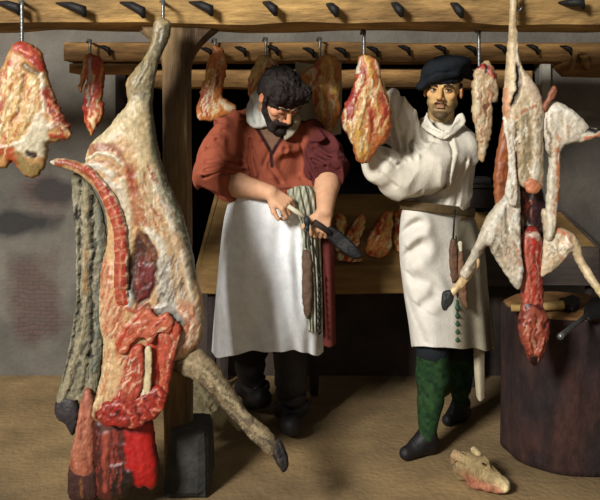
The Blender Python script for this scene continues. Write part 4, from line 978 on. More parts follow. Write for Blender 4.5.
inflate('neck_muscle', mp3, 2.868, M_meat, ox, tmax=.014, step=1.2, base=(188, 82, 62), strokes=[([(128, 362), (138, 356)], 2.2, (230, 200, 172), .003), ([(124, 376), (136, 368)], 1.6, (226, 190, 160), .002)] + fibers(26, mp3, 110, 12, 1.4, SAL, .001, 14), seed=83, grain=.2, ragged=1)
inflate('bone', [(145, 349), (149, 346), (152, 350), (152, 372), (151, 392), (147, 395), (144, 390), (145, 370)], 2.862, M_meat, ox, tmax=.008, step=1, base=(226, 208, 168), seed=84, grain=.2)
mp4 = [(112, 400), (124, 391), (138, 395), (150, 388), (160, 386), (167, 393), (164, 408), (156, 418), (146, 421), (138, 427), (124, 427), (108, 425), (98, 417), (101, 406)]
inflate('blood_clotted_flesh', mp4, 2.878, M_meat, ox, tmax=.026, step=1.2, base=(168, 56, 44), strokes=fibers(46, mp4, 60, 8, 1.8, [(206, 86, 66), (116, 26, 24), (84, 22, 22), (222, 140, 112), (186, 50, 42)], .003, 60), amp=.005, seed=85, grain=.25, ragged=1.8)
# foreleg with hoof
fl = inflate('foreleg', [(168, 366), (174, 358), (186, 352), (200, 349), (208, 356), (216, 364), (228, 380), (239, 397), (246, 410), (256, 419), (268, 428), (277, 440), (276, 452), (270, 456), (258, 446), (246, 434), (238, 424), (228, 414), (214, 398), (204, 388), (192, 379), (180, 374)], [(170, 360, 2.96), (220, 390, 2.92), (275, 450, 2.86)], M_hide, ox, thick=.9, tmax=.06, step=1.5, base=(146, 128, 98),
             strokes=[([(180, 358), (206, 364), (232, 396), (262, 430)], 5, (176, 160, 126), .004), ([(176, 370), (202, 384), (232, 414), (262, 446)], 5, (98, 84, 66)), ([(196, 356), (210, 366)], 6, (160, 142, 112)), ([(216, 380), (232, 402)], 3, (196, 180, 146), .002), ([(240, 414), (252, 420)], 4, (112, 98, 80), .003), ([(262, 434), (274, 446)], 7, (122, 110, 92))] +
             fibers(110, [(174, 362), (204, 354), (240, 402), (274, 440), (262, 446), (226, 410), (190, 376)], 48, 9, 1.2, [(178, 162, 130), (108, 94, 74), (160, 146, 116), (90, 78, 62)], .001), amp=.003, seed=5, grain=.25)
inflate('hoof', [(272, 442), (279, 439), (284, 446), (288, 457), (288, 468), (283, 472), (277, 464), (272, 454)], 2.86, M_leather, fl, tmax=.03, step=1.2, base=(38, 34, 34), strokes=[([(278, 442), (283, 456), (285, 470)], 1.4, (18, 16, 16), -.004), ([(274, 446), (278, 460)], 1.5, (78, 70, 64))], seed=6, grain=.2)
# flayed hide hanging behind, with the far feet
HC = (146, 140, 116)
inflate('flayed_hide', [(72, 176), (80, 174), (88, 182), (96, 195), (104, 215), (108, 250), (104, 300), (104, 340), (100, 380), (94, 400), (86, 416), (78, 400), (70, 406), (60, 410), (56, 400), (62, 378), (70, 340), (76, 300), (76, 250), (73, 210)], [(80, 200, 3.02), (90, 300, 3.02), (75, 400, 3.0)], M_hide, ox, thick=.4, tmax=.045, step=1.4, base=HC,
        strokes=[([(76, 200), (75, 240), (77, 290)], 2.2, (196, 190, 172), .004), ([(78, 206), (76, 222)], 5, (40, 36, 32)), ([(86, 190), (88, 230), (86, 280), (84, 330), (72, 370), (62, 402)], 6, (166, 156, 128), .006), ([(93, 196), (95, 240), (93, 300), (92, 350), (84, 392)], 3.0, (62, 62, 58), -.015), ([(82, 180), (81, 230), (80, 290), (76, 330), (64, 380)], 2.2, (76, 72, 62), -.012), ([(100, 210), (102, 260), (99, 320), (96, 370)], 5, (132, 136, 122), .006), ([(80, 230), (81, 290), (79, 320)], 2, (86, 82, 72), -.004), ([(88, 250), (88, 290)], 5, (172, 140, 100)), ([(88, 340), (78, 370), (68, 396)], 2, (88, 84, 74), -.005), ([(92, 360), (84, 392)], 4, (148, 142, 120), .005)] +
        fibers(80, [(74, 185), (90, 190), (104, 230), (102, 340), (86, 400), (60, 404), (74, 330)], 95, 18, 1.3, [(168, 160, 136), (94, 92, 82), (148, 142, 122), (188, 180, 156)], .0015), amp=.005, seed=7, grain=.25)
inflate('hoof', [(56, 402), (66, 396), (75, 398), (80, 410), (78, 424), (72, 436), (66, 424), (56, 416)], 3.0, M_leather, ox, tmax=.03, step=1.4, base=(44, 40, 42), seed=8, grain=.3)
inflate('skinned_shank', [(86, 388), (94, 396), (96, 420), (96, 450), (95, 472), (84, 478), (72, 472), (70, 460), (76, 430), (80, 405)], 2.97, M_meat, ox, tmax=.04, step=1.5, base=(182, 112, 88), strokes=fibers(40, [(80, 400), (94, 400), (94, 468), (72, 468)], 95, 16, 1.6, [(208, 140, 112), (150, 76, 60), (196, 122, 92)], .001), seed=10, grain=.2)
inflate('skinned_foot', [(70, 464), (84, 470), (97, 466), (99, 480), (98, 497), (84, 500), (70, 498), (68, 480)], 2.97, M_hide, ox, tmax=.045, step=1.6, base=(74, 44, 36), strokes=[([(84, 476), (84, 494)], 3, (132, 84, 50), .004)], seed=12, grain=.4)
inflate('bloody_neck', [(96, 410), (108, 414), (128, 416), (148, 412), (154, 428), (156, 446), (160, 466), (158, 482), (152, 490), (146, 484), (140, 488), (134, 482), (128, 494), (112, 499), (98, 496), (96, 470), (93, 440)], 2.96, M_meat, ox, tmax=.06, step=1.5, base=(96, 40, 34),
        strokes=[(closed((126, 422), (154, 420), (157, 460), (157, 484), (148, 489), (132, 482), (128, 456)), 1.5, (196, 34, 32), .004), ([(109, 430), (108, 455), (107, 484)], 6, (170, 82, 66), .004), ([(118, 428), (120, 456)], 5, (160, 62, 50)), ([(100, 424), (101, 480)], 7, (78, 36, 32)), (closed((112, 462), (124, 458), (134, 466), (138, 484), (128, 494), (112, 494)), 1.5, (44, 30, 28), .006), ([(142, 430), (144, 470)], 5, (208, 44, 40), .002)] + fibers(30, [(96, 425), (124, 425), (124, 490), (98, 490)], 92, 18, 1.5, [(130, 60, 48), (66, 28, 26), (150, 66, 54)], .001), seed=13, grain=.15)
hook(163, 1, 21, 3.03, 'iron hook driven in the front beam, holding up the ox carcass', HG, 3.12)

# ---- the kid / lamb carcass at the right ------------------------------------------
gt = thing('kid_carcass', 'pale kid carcass hung head down by one hind leg above the chopping block, forelegs splayed', 'carcass', (X(530, 3.1), 3.1, .55))
GC = (206, 188, 156)
st = [([(514, 0), (512, 30), (509, 60), (507, 100)], 6, (206, 184, 146)), ([(517, 30), (516, 60), (517, 80)], 2, (232, 224, 206), .003), (closed((514, 64), (518.5, 68), (519.5, 84), (515, 97), (509, 108), (508, 104), (514, 90)), 1, (48, 38, 32), -.02), ([(504, 90), (505, 116)], 4, (216, 160, 124)), ([(526, 82), (534, 96), (538, 110)], 14, (226, 204, 178), .004), ([(512, 118), (522, 110), (532, 106)], 3, (186, 128, 96)), ([(508, 122), (512, 150), (512, 180)], 5, (230, 226, 212), .004), ([(514, 124), (515.5, 160), (514, 186)], 2.6, (92, 80, 62), -.010), ([(524, 120), (526, 150), (524, 176)], 9, (158, 142, 112), -.008), ([(534, 120), (534, 150), (533, 176)], 8, (222, 214, 194), .003), ([(544, 118), (544, 160), (546, 190)], 3.4, (64, 54, 44), -.016), ([(550, 142), (553, 165)], 10, (232, 226, 212), .004), ([(554, 168), (555, 196), (554, 215)], 9, (204, 134, 92)), ([(548, 180), (547, 215), (546, 236)], 4, (228, 214, 186), .003)]  # leg gap and trunk hollows have shade painted into the colour
st += fibers(110, [(506, 100), (542, 100), (544, 180), (508, 182)], 88, 12, 1.3, [(236, 228, 208), (170, 150, 118), (208, 190, 158), (196, 158, 124)], .0012, 25)
inflate('carcass_body', [(511, -6), (517, -6), (516.5, 20), (518, 45), (521, 64), (530, 78), (538, 90), (542, 103), (544, 120), (543, 150), (543, 170), (542, 188), (530, 190), (520, 186), (515, 184), (513, 160), (510, 140), (507, 125), (503, 120), (503, 100), (504.5, 80), (507, 50), (509, 25)],
        [(514, 0, 3.06), (510, 60, 3.08), (525, 110, 3.08), (530, 170, 3.1)], M_meat, gt, tn=1.25, thick=.95, tmax=.07, step=1.2, base=GC, strokes=st, amp=.003, wob=.8, seed=21, grain=.18)
inflate('flank_flap', [(503, 116), (510, 121), (514, 140), (516, 165), (518, 190), (516, 206), (509, 204), (505, 192), (508, 170), (507, 145), (504, 130)], 3.07, M_meat, gt, tn=1.25, tmax=.02, step=1.1, base=(226, 218, 202), strokes=[([(508, 128), (512, 160), (513, 198)], 2, (196, 176, 150), -.003)] + fibers(14, [(505, 122), (514, 150), (514, 200), (508, 200)], 88, 14, 1.2, [(240, 234, 220), (190, 170, 142)], .001), seed=33, grain=.12)
inflate('second_hind_leg', [(540, 112), (546, 104), (556, 101), (566, 106), (575, 112), (584, 121), (590, 130), (587, 138), (574, 143), (563, 147), (560, 158), (560, 180), (558, 205), (556, 225), (552, 240), (546, 238), (546, 205), (547, 180), (549, 162), (546, 148), (541, 132)], [(545, 110, 3.08), (585, 132, 3.07), (553, 200, 3.09)], M_meat, gt, tn=1.25, tmax=.045, step=1.2, base=(220, 210, 192),
        strokes=[([(547, 112), (560, 108), (574, 118)], 6, (232, 226, 212), .004), ([(548, 120), (552, 138), (554, 160)], 7, (214, 204, 184), .003), ([(556, 150), (557, 180), (555, 215)], 5, (206, 136, 92)), ([(549, 178), (548, 215), (549, 234)], 3, (230, 220, 194), .003), ([(543, 118), (548, 140), (549, 158)], 1.6, (120, 104, 84), -.005)] +
        fibers(40, [(544, 108), (576, 116), (560, 145), (556, 225), (550, 225), (550, 160)], 80, 10, 1.2, [(238, 232, 218), (190, 172, 146), (208, 160, 124)], .001, 20), seed=34, grain=.14)
inflate('hind_shank', [(553, 117), (560, 119), (580, 126), (600, 129), (612, 130), (612, 138), (600, 137), (584, 142), (566, 143), (556, 140)], [(556, 130, 3.08), (606, 133, 3.05)], M_meat, gt, tn=1.25, tmax=.04, step=1.3, base=(212, 204, 184),
        strokes=[([(553, 119), (562, 121), (582, 129), (612, 131)], 4.5, (30, 28, 30), -.005), ([(584, 138), (600, 135), (612, 135)], 3.5, (206, 130, 98), .002), ([(562, 130), (580, 135)], 4, (232, 226, 210), .003)], seed=22, grain=.15)
inflate('pelvis_bone', [(541, 108), (545, 100), (549, 92), (553, 86), (557, 88), (556, 97), (550, 103), (546, 112)], 3.05, M_meat, gt, tn=1.25, tmax=.02, step=1.1, base=(150, 92, 66), seed=23, grain=.2)
inflate('inner_flank', [(505, 112), (509, 120), (510, 150), (510, 185), (506, 205), (498, 212), (494, 195), (494, 170), (499, 140)], 3.16, M_meat, gt, tn=.95, tmax=.03, step=1.4, base=(176, 102, 58), strokes=fibers(20, [(500, 120), (508, 120), (508, 200), (496, 200)], 95, 18, 1.6, [(192, 122, 76), (150, 80, 46)], .001), seed=24, grain=.15)
st = [([(517, 186), (516, 215), (519, 245), (520, 275)], 7, (232, 228, 216), .005), ([(506, 200), (494, 218), (488, 238)], 7, (224, 218, 204), .003), ([(500, 225), (506, 245), (514, 270)], 8, (214, 198, 176)), ([(512, 240), (518, 262)], 3, (214, 150, 126)), ([(503, 205), (504, 232)], 3, (150, 138, 118), -.004), ([(484, 246), (478, 258), (470, 268)], 5, (138, 124, 100)), ([(496, 250), (506, 268)], 4, (170, 154, 130), -.002)]
st += fibers(70, [(508, 195), (520, 200), (520, 275), (500, 260), (486, 240)], 75, 10, 1.3, [(240, 236, 224), (170, 158, 136), (222, 190, 164), (150, 136, 112)], .0012, 30)
sh_ = inflate('shoulder', [(512, 182), (519, 184), (520, 205), (520, 240), (523, 272), (518, 290), (508, 278), (500, 266), (491, 252), (487, 246), (481, 256), (474, 270), (467, 279), (460, 274), (466, 262), (474, 246), (482, 228), (486, 218), (494, 207), (504, 196)], [(515, 200, 3.12), (505, 250, 3.1), (464, 276, 3.0)], M_meat, gt, tn=1.25, tmax=.045, step=1.3, base=(208, 198, 178), strokes=st, seed=25, grain=.18)
f1 = inflate('foreleg', [(478, 258), (480, 264), (472, 276), (464, 286), (456, 294), (451, 299), (447, 294), (452, 288), (460, 277), (466, 270), (470, 264)], [(474, 266, 3.02), (449, 296, 2.99)], M_meat, gt, tn=1.25, tmax=.03, step=1.1, base=(216, 182, 132), strokes=[([(474, 264), (462, 278), (450, 294)], 3, (230, 204, 160), .002)], seed=26)
inflate('hoof', [(443, 292), (450, 290), (454, 295), (452, 303), (446, 310), (442, 308), (441, 300)], 2.985, M_leather, f1, tmax=.02, step=1, base=(40, 40, 40), strokes=[([(447, 292), (445, 308)], 1, (16, 16, 16), -.003)], seed=27)
st = [([(546, 240), (556, 250), (566, 244)], 9, (232, 218, 194), .004), ([(550, 226), (562, 232), (570, 240)], 5, (204, 136, 102)), ([(572, 240), (578, 256), (588, 276), (600, 294)], 5, (228, 204, 160), .002), ([(558, 260), (548, 268)], 5, (196, 178, 150))]
st += fibers(40, [(544, 230), (572, 232), (566, 260), (544, 264)], 50, 9, 1.3, [(240, 230, 208), (196, 140, 104), (176, 158, 130)], .0012, 40)
inflate('shoulder', [(541, 210), (552, 212), (558, 226), (568, 230), (575, 235), (580, 244), (583, 256), (590, 268), (600, 284), (612, 300), (606, 304), (594, 290), (584, 276), (576, 262), (570, 252), (562, 262), (550, 272), (540, 276), (540, 250), (544, 236)], [(548, 240, 3.12), (575, 245, 3.1), (606, 300, 3.04)], M_meat, gt, tn=1.25, tmax=.04, step=1.3, base=(214, 194, 162), strokes=st, seed=28, grain=.18)
# rib cage cavity, neck and skinned head
inflate('chest_cavity', [(518, 180), (530, 184), (541, 186), (545, 205), (546, 225), (540, 240), (528, 242), (519, 232), (517, 208)], 3.165, M_meat, gt, tn=.95, tmax=.02, step=1.3, base=(58, 36, 36),
        strokes=[([(522, 190), (525, 205), (524, 215)], 3.5, (150, 70, 54), .006), ([(534, 196), (535, 225)], 6, (66, 34, 40), .003), ([(530, 186), (536, 190)], 5, (34, 28, 28)), ([(526, 222), (532, 230)], 3, (226, 220, 206), .004), ([(520, 214), (522, 230)], 2, (200, 160, 120), .004), ([(530, 200), (530, 216)], 1.5, (190, 110, 84), .004)], seed=29, grain=.3)
inflate('offal_end', [(524, 184), (530, 178), (537, 180), (541, 188), (535, 194), (527, 192)], 3.07, M_meat, gt, tn=1.25, tmax=.02, step=1, base=(206, 134, 98), seed=30, grain=.2)
st = [([(524, 240), (525, 270), (524, 300)], 3, (216, 112, 88), .002), ([(531, 236), (532, 270), (531, 300)], 4, (206, 62, 50), .003), ([(538, 245), (537, 300)], 3, (170, 50, 42)), ([(528, 232), (536, 236)], 6, (226, 200, 180), .004), ([(527, 230), (533, 226), (538, 232)], 5, (170, 56, 48), .005), ([(528, 250), (528, 300)], 1.2, (232, 170, 140), .002), ([(535, 250), (535, 298)], 1.2, (236, 180, 150), .002)]
inflate('flayed_neck', [(520, 246), (524, 232), (530, 226), (538, 230), (542, 245), (542, 275), (543, 300), (540, 312), (525, 312), (521, 300), (521, 275)], 3.12, M_meat, gt, tn=.95, tmax=.045, step=1.2, base=(184, 82, 66), strokes=st + fibers(40, [(522, 245), (541, 245), (541, 305), (522, 305)], 90, 14, 1.1, [(214, 106, 84), (150, 44, 38), (226, 140, 116)], .001, 8), seed=31, grain=.12)
st = [([(521, 321), (524, 323)], 4.5, (70, 26, 24), -.006), ([(546, 320), (543, 324)], 4.5, (70, 26, 24), -.006), ([(526, 334), (530, 352)], 2, (236, 190, 160), .004), ([(541, 334), (538, 350)], 2, (226, 170, 140), .004), ([(526, 306), (532, 302), (540, 308)], 5, (90, 30, 28), -.004), ([(528, 318), (526, 335), (529, 352)], 3, (206, 118, 88), .004), ([(538, 316), (540, 336), (538, 352)], 3, (190, 92, 70), .003), ([(533, 312), (533, 350)], 2, (120, 46, 38), -.004), ([(546, 322), (546, 334)], 3, (120, 40, 34)), ([(522, 318), (523, 334)], 3, (150, 66, 50)), (closed((527, 352), (534, 356), (542, 352), (540, 362), (534, 367), (529, 362)), 1, (44, 20, 22), 0)]  # eye sockets and gaps take their shade from dark strokes
inflate('skinned_head', [(522, 304), (530, 299), (540, 301), (545, 310), (549, 320), (549, 332), (546, 346), (542, 358), (535, 366), (529, 361), (525, 350), (520, 338), (518, 324), (520, 312)], 3.11, M_meat, gt, tn=.95, tmax=.05, step=1.1, base=(172, 86, 64), strokes=st + fibers(40, [(520, 310), (546, 310), (542, 352), (526, 352)], 95, 9, 1.2, [(212, 130, 100), (120, 48, 40), (190, 84, 64), (226, 160, 130)], .0015, 25), seed=32, grain=.2)
hook(516, -14, 6, 3.07, 'iron hook high on the front beam, holding the kid carcass', HG, 3.13)

# ---- hanging cuts ---------------------------------------------------------------------
def cut(name, label, cat, poly, d, strokes, base, bone=None, **k):
    b = P(sum(p[0] for p in poly) / len(poly), max(p[1] for p in poly), d)
    o = thing(name, label, cat, b, k.pop('group', None))
    inflate('flesh', poly, d - .03, M_meat, o, bk=.45, tn=1.45 if d > 3.8 else 1.0, thick=.55, ragged=1.3, base=base, strokes=strokes, **k)
    for i, (nm, bp, bs, bb, dd) in enumerate(bone or []): inflate(nm, bp, d - dd, M_meat, o, base=bb, strokes=bs, tmax=.02, step=1.1, seed=50 + i, ragged=.4)
    return o
ym = [(236, 210, 160), (202, 164, 104), (224, 186, 128), (184, 98, 62), (240, 224, 186)]
# big rib piece at the left
pl = [(14, 44), (22, 41), (32, 44), (41, 51), (45, 62), (49, 78), (54, 94), (62, 110), (69, 122), (72, 131), (70, 138), (60, 141), (51, 143), (48, 152), (47, 158), (44, 168), (37, 176), (30, 178), (22, 174), (16, 166), (14, 160), (5, 168), (-6, 166), (-14, 150), (-12, 110), (-8, 80), (2, 66), (8, 56)]
st = [([(20, 46), (30, 52), (42, 66)], 13, (176, 62, 42), .006), ([(22, 50), (34, 54)], 3, (214, 120, 90), .003), ([(26, 66), (38, 74)], 5, (128, 104, 72), -.006), ([(12, 64), (8, 84), (4, 110)], 6, (188, 84, 52)), ([(14, 70), (12, 100), (6, 130)], 4, (228, 206, 160), .004), ([(22, 74), (22, 100), (14, 128)], 7, (206, 160, 92), .004), ([(34, 80), (38, 100), (30, 120), (14, 140)], 10, (220, 184, 118), .005), ([(28, 76), (26, 104), (14, 126)], 3, (176, 108, 62), -.004), ([(44, 74), (46, 92), (46, 110)], 4, (236, 226, 204), .005), ([(50, 92), (56, 110), (66, 126)], 12, (164, 66, 48)), ([(52, 100), (64, 122)], 2, (220, 150, 116), .003), ([(48, 100), (54, 120)], 2, (226, 186, 150), .003),
      (closed((42, 110), (50, 122), (50, 140), (46, 156), (34, 158), (20, 152), (18, 146), (32, 130)), 1.5, (226, 214, 186), .004), ([(52, 126), (58, 122), (66, 128)], 5, (232, 216, 194), .006), ([(54, 136), (64, 137)], 6, (176, 76, 50), .002), ([(32, 153), (38, 156)], 5, (70, 50, 44), -.006), ([(20, 158), (30, 170), (40, 168)], 12, (158, 134, 84), .002), ([(2, 150), (12, 152), (14, 162)], 12, (190, 92, 52), .003), ([(0, 148), (14, 146), (26, 142)], 2.5, (232, 220, 196), .003), ([(-4, 100), (0, 130)], 9, (178, 88, 56))]
st += fibers(110, [(8, 66), (40, 76), (44, 104), (10, 148), (-8, 140), (-4, 80)], 105, 18, 1.5, ym, .002, 16) + fibers(40, [(48, 84), (56, 96), (70, 128), (56, 124)], 62, 12, 1.2, [(206, 120, 86), (140, 44, 34), (228, 190, 150)], .001)
o = cut('rib_cut', 'very large fatty rib cut hanging at the far left from the front beam', 'cut of meat', pl, 3.02, st, (206, 158, 102), tmax=.06, step=1.4, seed=41, grain=.2, group='cuts of meat on hooks')
hook(22, 1, 44, 3.05, 'iron hook at far left holding the very large rib cut', HG, 3.12)
# small cut
pl = [(86, 56), (92, 54), (98, 56), (104, 64), (105, 80), (103, 96), (104, 108), (102, 120), (97, 128), (92, 136), (86, 127), (83, 112), (84, 98), (86, 80), (84, 84), (82, 92), (78, 90), (79, 80), (82, 68)]
st = [([(86, 60), (82, 76), (80, 90)], 4, (206, 150, 88)), ([(92, 60), (91, 84), (88, 104)], 4, (178, 178, 170), .006), ([(97, 60), (99, 80), (98, 100)], 6, (184, 74, 50), .003), ([(102, 66), (103, 96)], 2.5, (222, 150, 92), .003), ([(86, 100), (87, 118), (92, 126)], 4, (160, 46, 36)), ([(96, 114), (92, 120), (95, 128)], 4, (232, 200, 156), .005), ([(95, 76), (94, 104)], 1.5, (232, 206, 170), .003), ([(90, 130), (92, 135)], 3, (206, 160, 90))]
cut('small_cut', 'narrow small red cut hanging on the second rail left of the ox leg', 'cut of meat', pl, 3.9, st + fibers(20, [(86, 60), (104, 64), (102, 120), (86, 120)], 95, 12, 1.3, ym + [(170, 50, 38)], .001), (190, 94, 60), tmax=.05, step=1.2, seed=42, grain=.2, group='cuts of meat on hooks')
hook(90, 40, 58, 3.92, 'iron hook at the left end of the second rail with a narrow red cut', HG, 3.98)
# cut left of the bearded head
pl = [(214, 46), (222, 48), (226, 56), (228, 62), (225, 76), (224, 86), (222, 96), (232, 103), (236, 108), (233, 114), (225, 116), (216, 120), (206, 122), (198, 118), (196, 108), (200, 94), (204, 78), (207, 64), (211, 54)]
st = [([(216, 50), (220, 58)], 8, (214, 140, 84)), ([(222, 60), (216, 78), (212, 94)], 4, (232, 200, 156), .004), ([(211, 64), (206, 84)], 5, (206, 150, 66), .003), ([(205, 96), (206, 112)], 9, (176, 66, 44), .003), ([(218, 70), (216, 88)], 3, (170, 56, 38)), ([(224, 104), (232, 108)], 7, (230, 208, 172), .004), ([(214, 96), (220, 110)], 4, (220, 150, 90), .003)]
cut('shoulder_cut', 'red and yellow cut on the second rail, left above the bowed butcher\'s shoulder', 'cut of meat', pl, 3.93, st + fibers(36, [(210, 56), (224, 60), (222, 110), (200, 116)], 108, 12, 1.4, ym, .0015), (204, 128, 70), tmax=.05, step=1.2, seed=43, grain=.2, group='cuts of meat on hooks')
hook(215, 39, 58, 3.95, 'iron hook holding the red and yellow cut left of the bowed head', HG, 3.98)
pl = [(258, 58), (264, 54), (270, 57), (277, 62), (282, 70), (283, 84), (280, 96), (270, 100), (258, 100), (249, 98), (248, 86), (250, 72), (254, 64)]
st = [([(262, 58), (256, 72), (252, 88)], 6, (224, 190, 120), .004), ([(274, 66), (278, 80)], 7, (174, 56, 42), .003), ([(266, 60), (264, 80)], 3, (236, 214, 170), .003), ([(250, 84), (252, 96)], 3, (186, 84, 50)), ([(270, 60), (280, 70)], 1.6, (236, 220, 196), .002)]
cut('hidden_cut', 'yellowish cut hanging directly behind the bowed dark-haired head', 'cut of meat', pl, 3.93, st + fibers(26, [(252, 66), (280, 66), (278, 96), (250, 96)], 105, 10, 1.4, ym, .0015), (206, 150, 88), tmax=.05, step=1.3, seed=44, grain=.2, group='cuts of meat on hooks')
hook(266, 38, 60, 3.95, 'iron hook directly above the bowed dark-haired head', HG, 3.98)
pl = [(304, 72), (310, 67), (316, 62), (322, 56), (328, 53), (334, 56), (339, 64), (341, 78), (340, 94), (341, 110), (338, 122), (333, 130), (328, 136), (323, 128), (317, 116), (312, 102), (309, 88), (304, 80), (300, 76)]
st = [([(328, 58), (333, 72), (335, 92)], 5, (232, 186, 96), .005), ([(318, 66), (314, 84), (318, 104)], 8, (188, 94, 52), .003), ([(322, 66), (323, 90), (321, 110)], 5, (204, 160, 86), .004), ([(306, 74), (314, 70)], 4, (226, 196, 150), .003), ([(330, 96), (334, 112), (328, 126)], 7, (222, 140, 70), .004), ([(324, 110), (327, 130)], 5, (236, 194, 120), .003), ([(336, 70), (339, 90)], 4, (200, 156, 78)), ([(312, 76), (320, 96)], 1.4, (236, 176, 130), .002)]
cut('flank_cut', 'long orange and yellow cut hanging in front of the pale cloth between the two butchers', 'cut of meat', pl, 3.9, st + fibers(50, [(310, 70), (338, 66), (338, 112), (328, 130), (314, 104)], 95, 14, 1.5, ym + [(206, 120, 60)], .0015), (208, 140, 72), tmax=.05, step=1.2, seed=45, grain=.2, group='cuts of meat on hooks')
hook(320, 38, 63, 3.93, 'iron hook holding the long orange cut before the pale cloth', HG, 3.98)
# big cut handled by the standing butcher
pl = [(359, 58), (364, 54), (372, 56), (378, 62), (381, 76), (385, 90), (389, 102), (392, 118), (391, 132), (386, 142), (378, 148), (372, 158), (366, 164), (359, 162), (354, 152), (350, 140), (344, 130), (341, 118), (344, 106), (350, 96), (353, 84), (356, 72)]
st = [([(362, 74), (354, 92), (348, 112), (348, 124)], 12, (170, 54, 42), .004), ([(366, 58), (370, 80), (364, 104), (356, 128), (360, 156)], 6, (232, 186, 110), .006), ([(374, 74), (374, 100), (368, 124), (366, 150)], 5, (206, 126, 66), .003), ([(378, 88), (386, 108), (386, 130)], 8, (196, 100, 66), .003), ([(382, 88), (388, 110)], 1.6, (232, 194, 150), .003), ([(376, 96), (380, 132)], 2.5, (228, 186, 120), .004), ([(344, 110), (344, 126), (352, 138)], 2.4, (232, 208, 170), .004), ([(358, 130), (364, 156)], 8, (214, 164, 80), .003), ([(370, 106), (372, 136)], 4, (168, 78, 48), -.003), ([(359, 60), (357, 72)], 3, (232, 214, 190), .004), ([(376, 62), (380, 74)], 3, (226, 196, 170), .004)]
cut('leg_cut', 'large red cut with yellow fat, held by the butcher in the beret', 'cut of meat', pl, 3.22, st + fibers(90, [(358, 66), (378, 70), (390, 120), (366, 158), (346, 124)], 100, 14, 1.5, ym + [(176, 60, 42), (214, 150, 74)], .002), (204, 122, 70), tmax=.05, step=1.1, seed=46, grain=.2, group='cuts of meat on hooks')
for (x, y) in ((358, 50), (357, 76), (374, 58)): pass
hook(364, 31, 62, 3.26, 'iron hook holding the large cut beside the black beret', HG, 3.30)
# lungs and windpipe
pl = [(474, 74), (478, 66), (484, 61), (490, 62), (495, 70), (497, 82), (499, 94), (497, 103), (492, 104), (493, 116), (491, 134), (487, 152), (482, 162), (478, 156), (477, 140), (474, 126), (472, 108), (471, 92)]
st = [([(480, 66), (486, 68), (492, 76)], 5, (176, 52, 44), .004), ([(484, 64), (486, 72)], 3, (52, 26, 26), -.004), ([(490, 66), (491, 78)], 2.5, (214, 130, 110), .003), ([(476, 84), (476, 108), (480, 130)], 6, (230, 212, 176), .004), ([(488, 84), (494, 94), (494, 100)], 6, (226, 206, 172), .004), ([(486, 106), (485, 124)], 3, (148, 96, 70), -.004), ([(480, 126), (480, 142)], 3, (190, 110, 76)), ([(486, 120), (485, 140), (482, 154)], 4, (218, 204, 176), .003)]
cut('offal_cut', 'pale pinkish offal with a red top, hanging right of the beret on a thin hook', 'offal', pl, 3.24, st + fibers(50, [(474, 78), (494, 78), (490, 130), (480, 152)], 95, 10, 1.3, [(236, 222, 192), (196, 150, 112), (220, 190, 150), (176, 116, 86)], .0015), (214, 184, 142), tmax=.035, step=1, seed=47, grain=.18, group='cuts of meat on hooks')
hook(479, 29, 68, 3.26, 'long thin black hook right of the beret holding pale offal', HG, 3.30)

# ---- cuts lying on the sloping counter ------------------------------------------------
def slope(x, y): return 4.15 + (266 - y) / 72 * .35 - .016
cuts = [([(322, 222), (327, 216), (331, 222), (331, 236), (328, 252), (322, 254), (316, 240)], 'end cut on the counter, mostly behind the butcher\'s hanging strap'),
        ([(337, 214), (342, 212), (346, 218), (346, 230), (343, 240), (341, 250), (336, 251), (335, 244), (336, 230)], 'pale orange cut on the counter just right of the butcher\'s fist'),
        ([(354, 222), (360, 214), (365, 216), (364, 228), (361, 238), (358, 246), (350, 249), (345, 243), (348, 232)], 'yellow-edged cut on the counter above the knife blade'),
        ([(370, 232), (376, 222), (384, 212), (392, 210), (393, 222), (392, 236), (391, 248), (385, 256), (374, 257), (366, 252), (367, 242)], 'largest red cut lying on the counter, right of the knife'),
        ([(396, 212), (402, 208), (406, 216), (407, 236), (404, 252), (397, 250), (394, 236)], 'orange cut on the counter touching the white smock'),
        ([(338, 252), (348, 256), (362, 258), (360, 262), (346, 262), (336, 260)], 'flat red scrap at the front edge of the counter below the knife')]
for i, (pl, lab) in enumerate(cuts):
    b = P(*np.mean(pl, 0), slope(0, np.mean(pl, 0)[1]))
    xs = [p[0] for p in pl]; ys = [p[1] for p in pl]; mx = np.mean(xs)
    st = [([(max(xs) - 3, min(ys) + 4), (mx + 2, np.mean(ys)), (mx - 2, max(ys) - 4)], 3, (232, 176, 104), .004), ([(max(xs) - 1, min(ys) + 8), (max(xs) - 3, max(ys) - 8)], 2, (222, 206, 130), .003), ([(mx - 2, min(ys) + 6), (mx - 4, np.mean(ys))], 4, (178, 70, 44))]
    o = inflate('counter_cut', pl, slope, M_meat, None, bk=.1, tn=2.6, ragged=1.2, tmax=.03, step=1, base=(208, 134, 78), strokes=st + fibers(26, pl, 115, 8, 1.5, ym + [(206, 110, 60), (180, 66, 44)], .0015, 25), seed=60 + i, grain=.2)
    tag(o, lab, 'cut of meat', 'cuts laid on the counter')
# pale cloth hung on the rail between the butchers
cl = cloth('hanging_cloth', [[(296, 62, 3.97), (312, 64, 3.955), (328, 63, 3.95), (341, 62, 3.97)], [(295, 100, 3.97), (312, 100, 3.955), (328, 100, 3.95), (342, 100, 3.97)], [(298, 134, 3.97), (312, 138, 3.955), (328, 136, 3.95), (341, 134, 3.97)]], M_cloth, None, 40, 40, lambda u, v, G: .01 * np.sin(u * 14 + v), .008, col=lambda G: np.tile(lin((172, 160, 136)), (len(G), 1)))
tag(cl, 'pale beige cloth hung from the second rail behind the long orange cut', 'cloth')

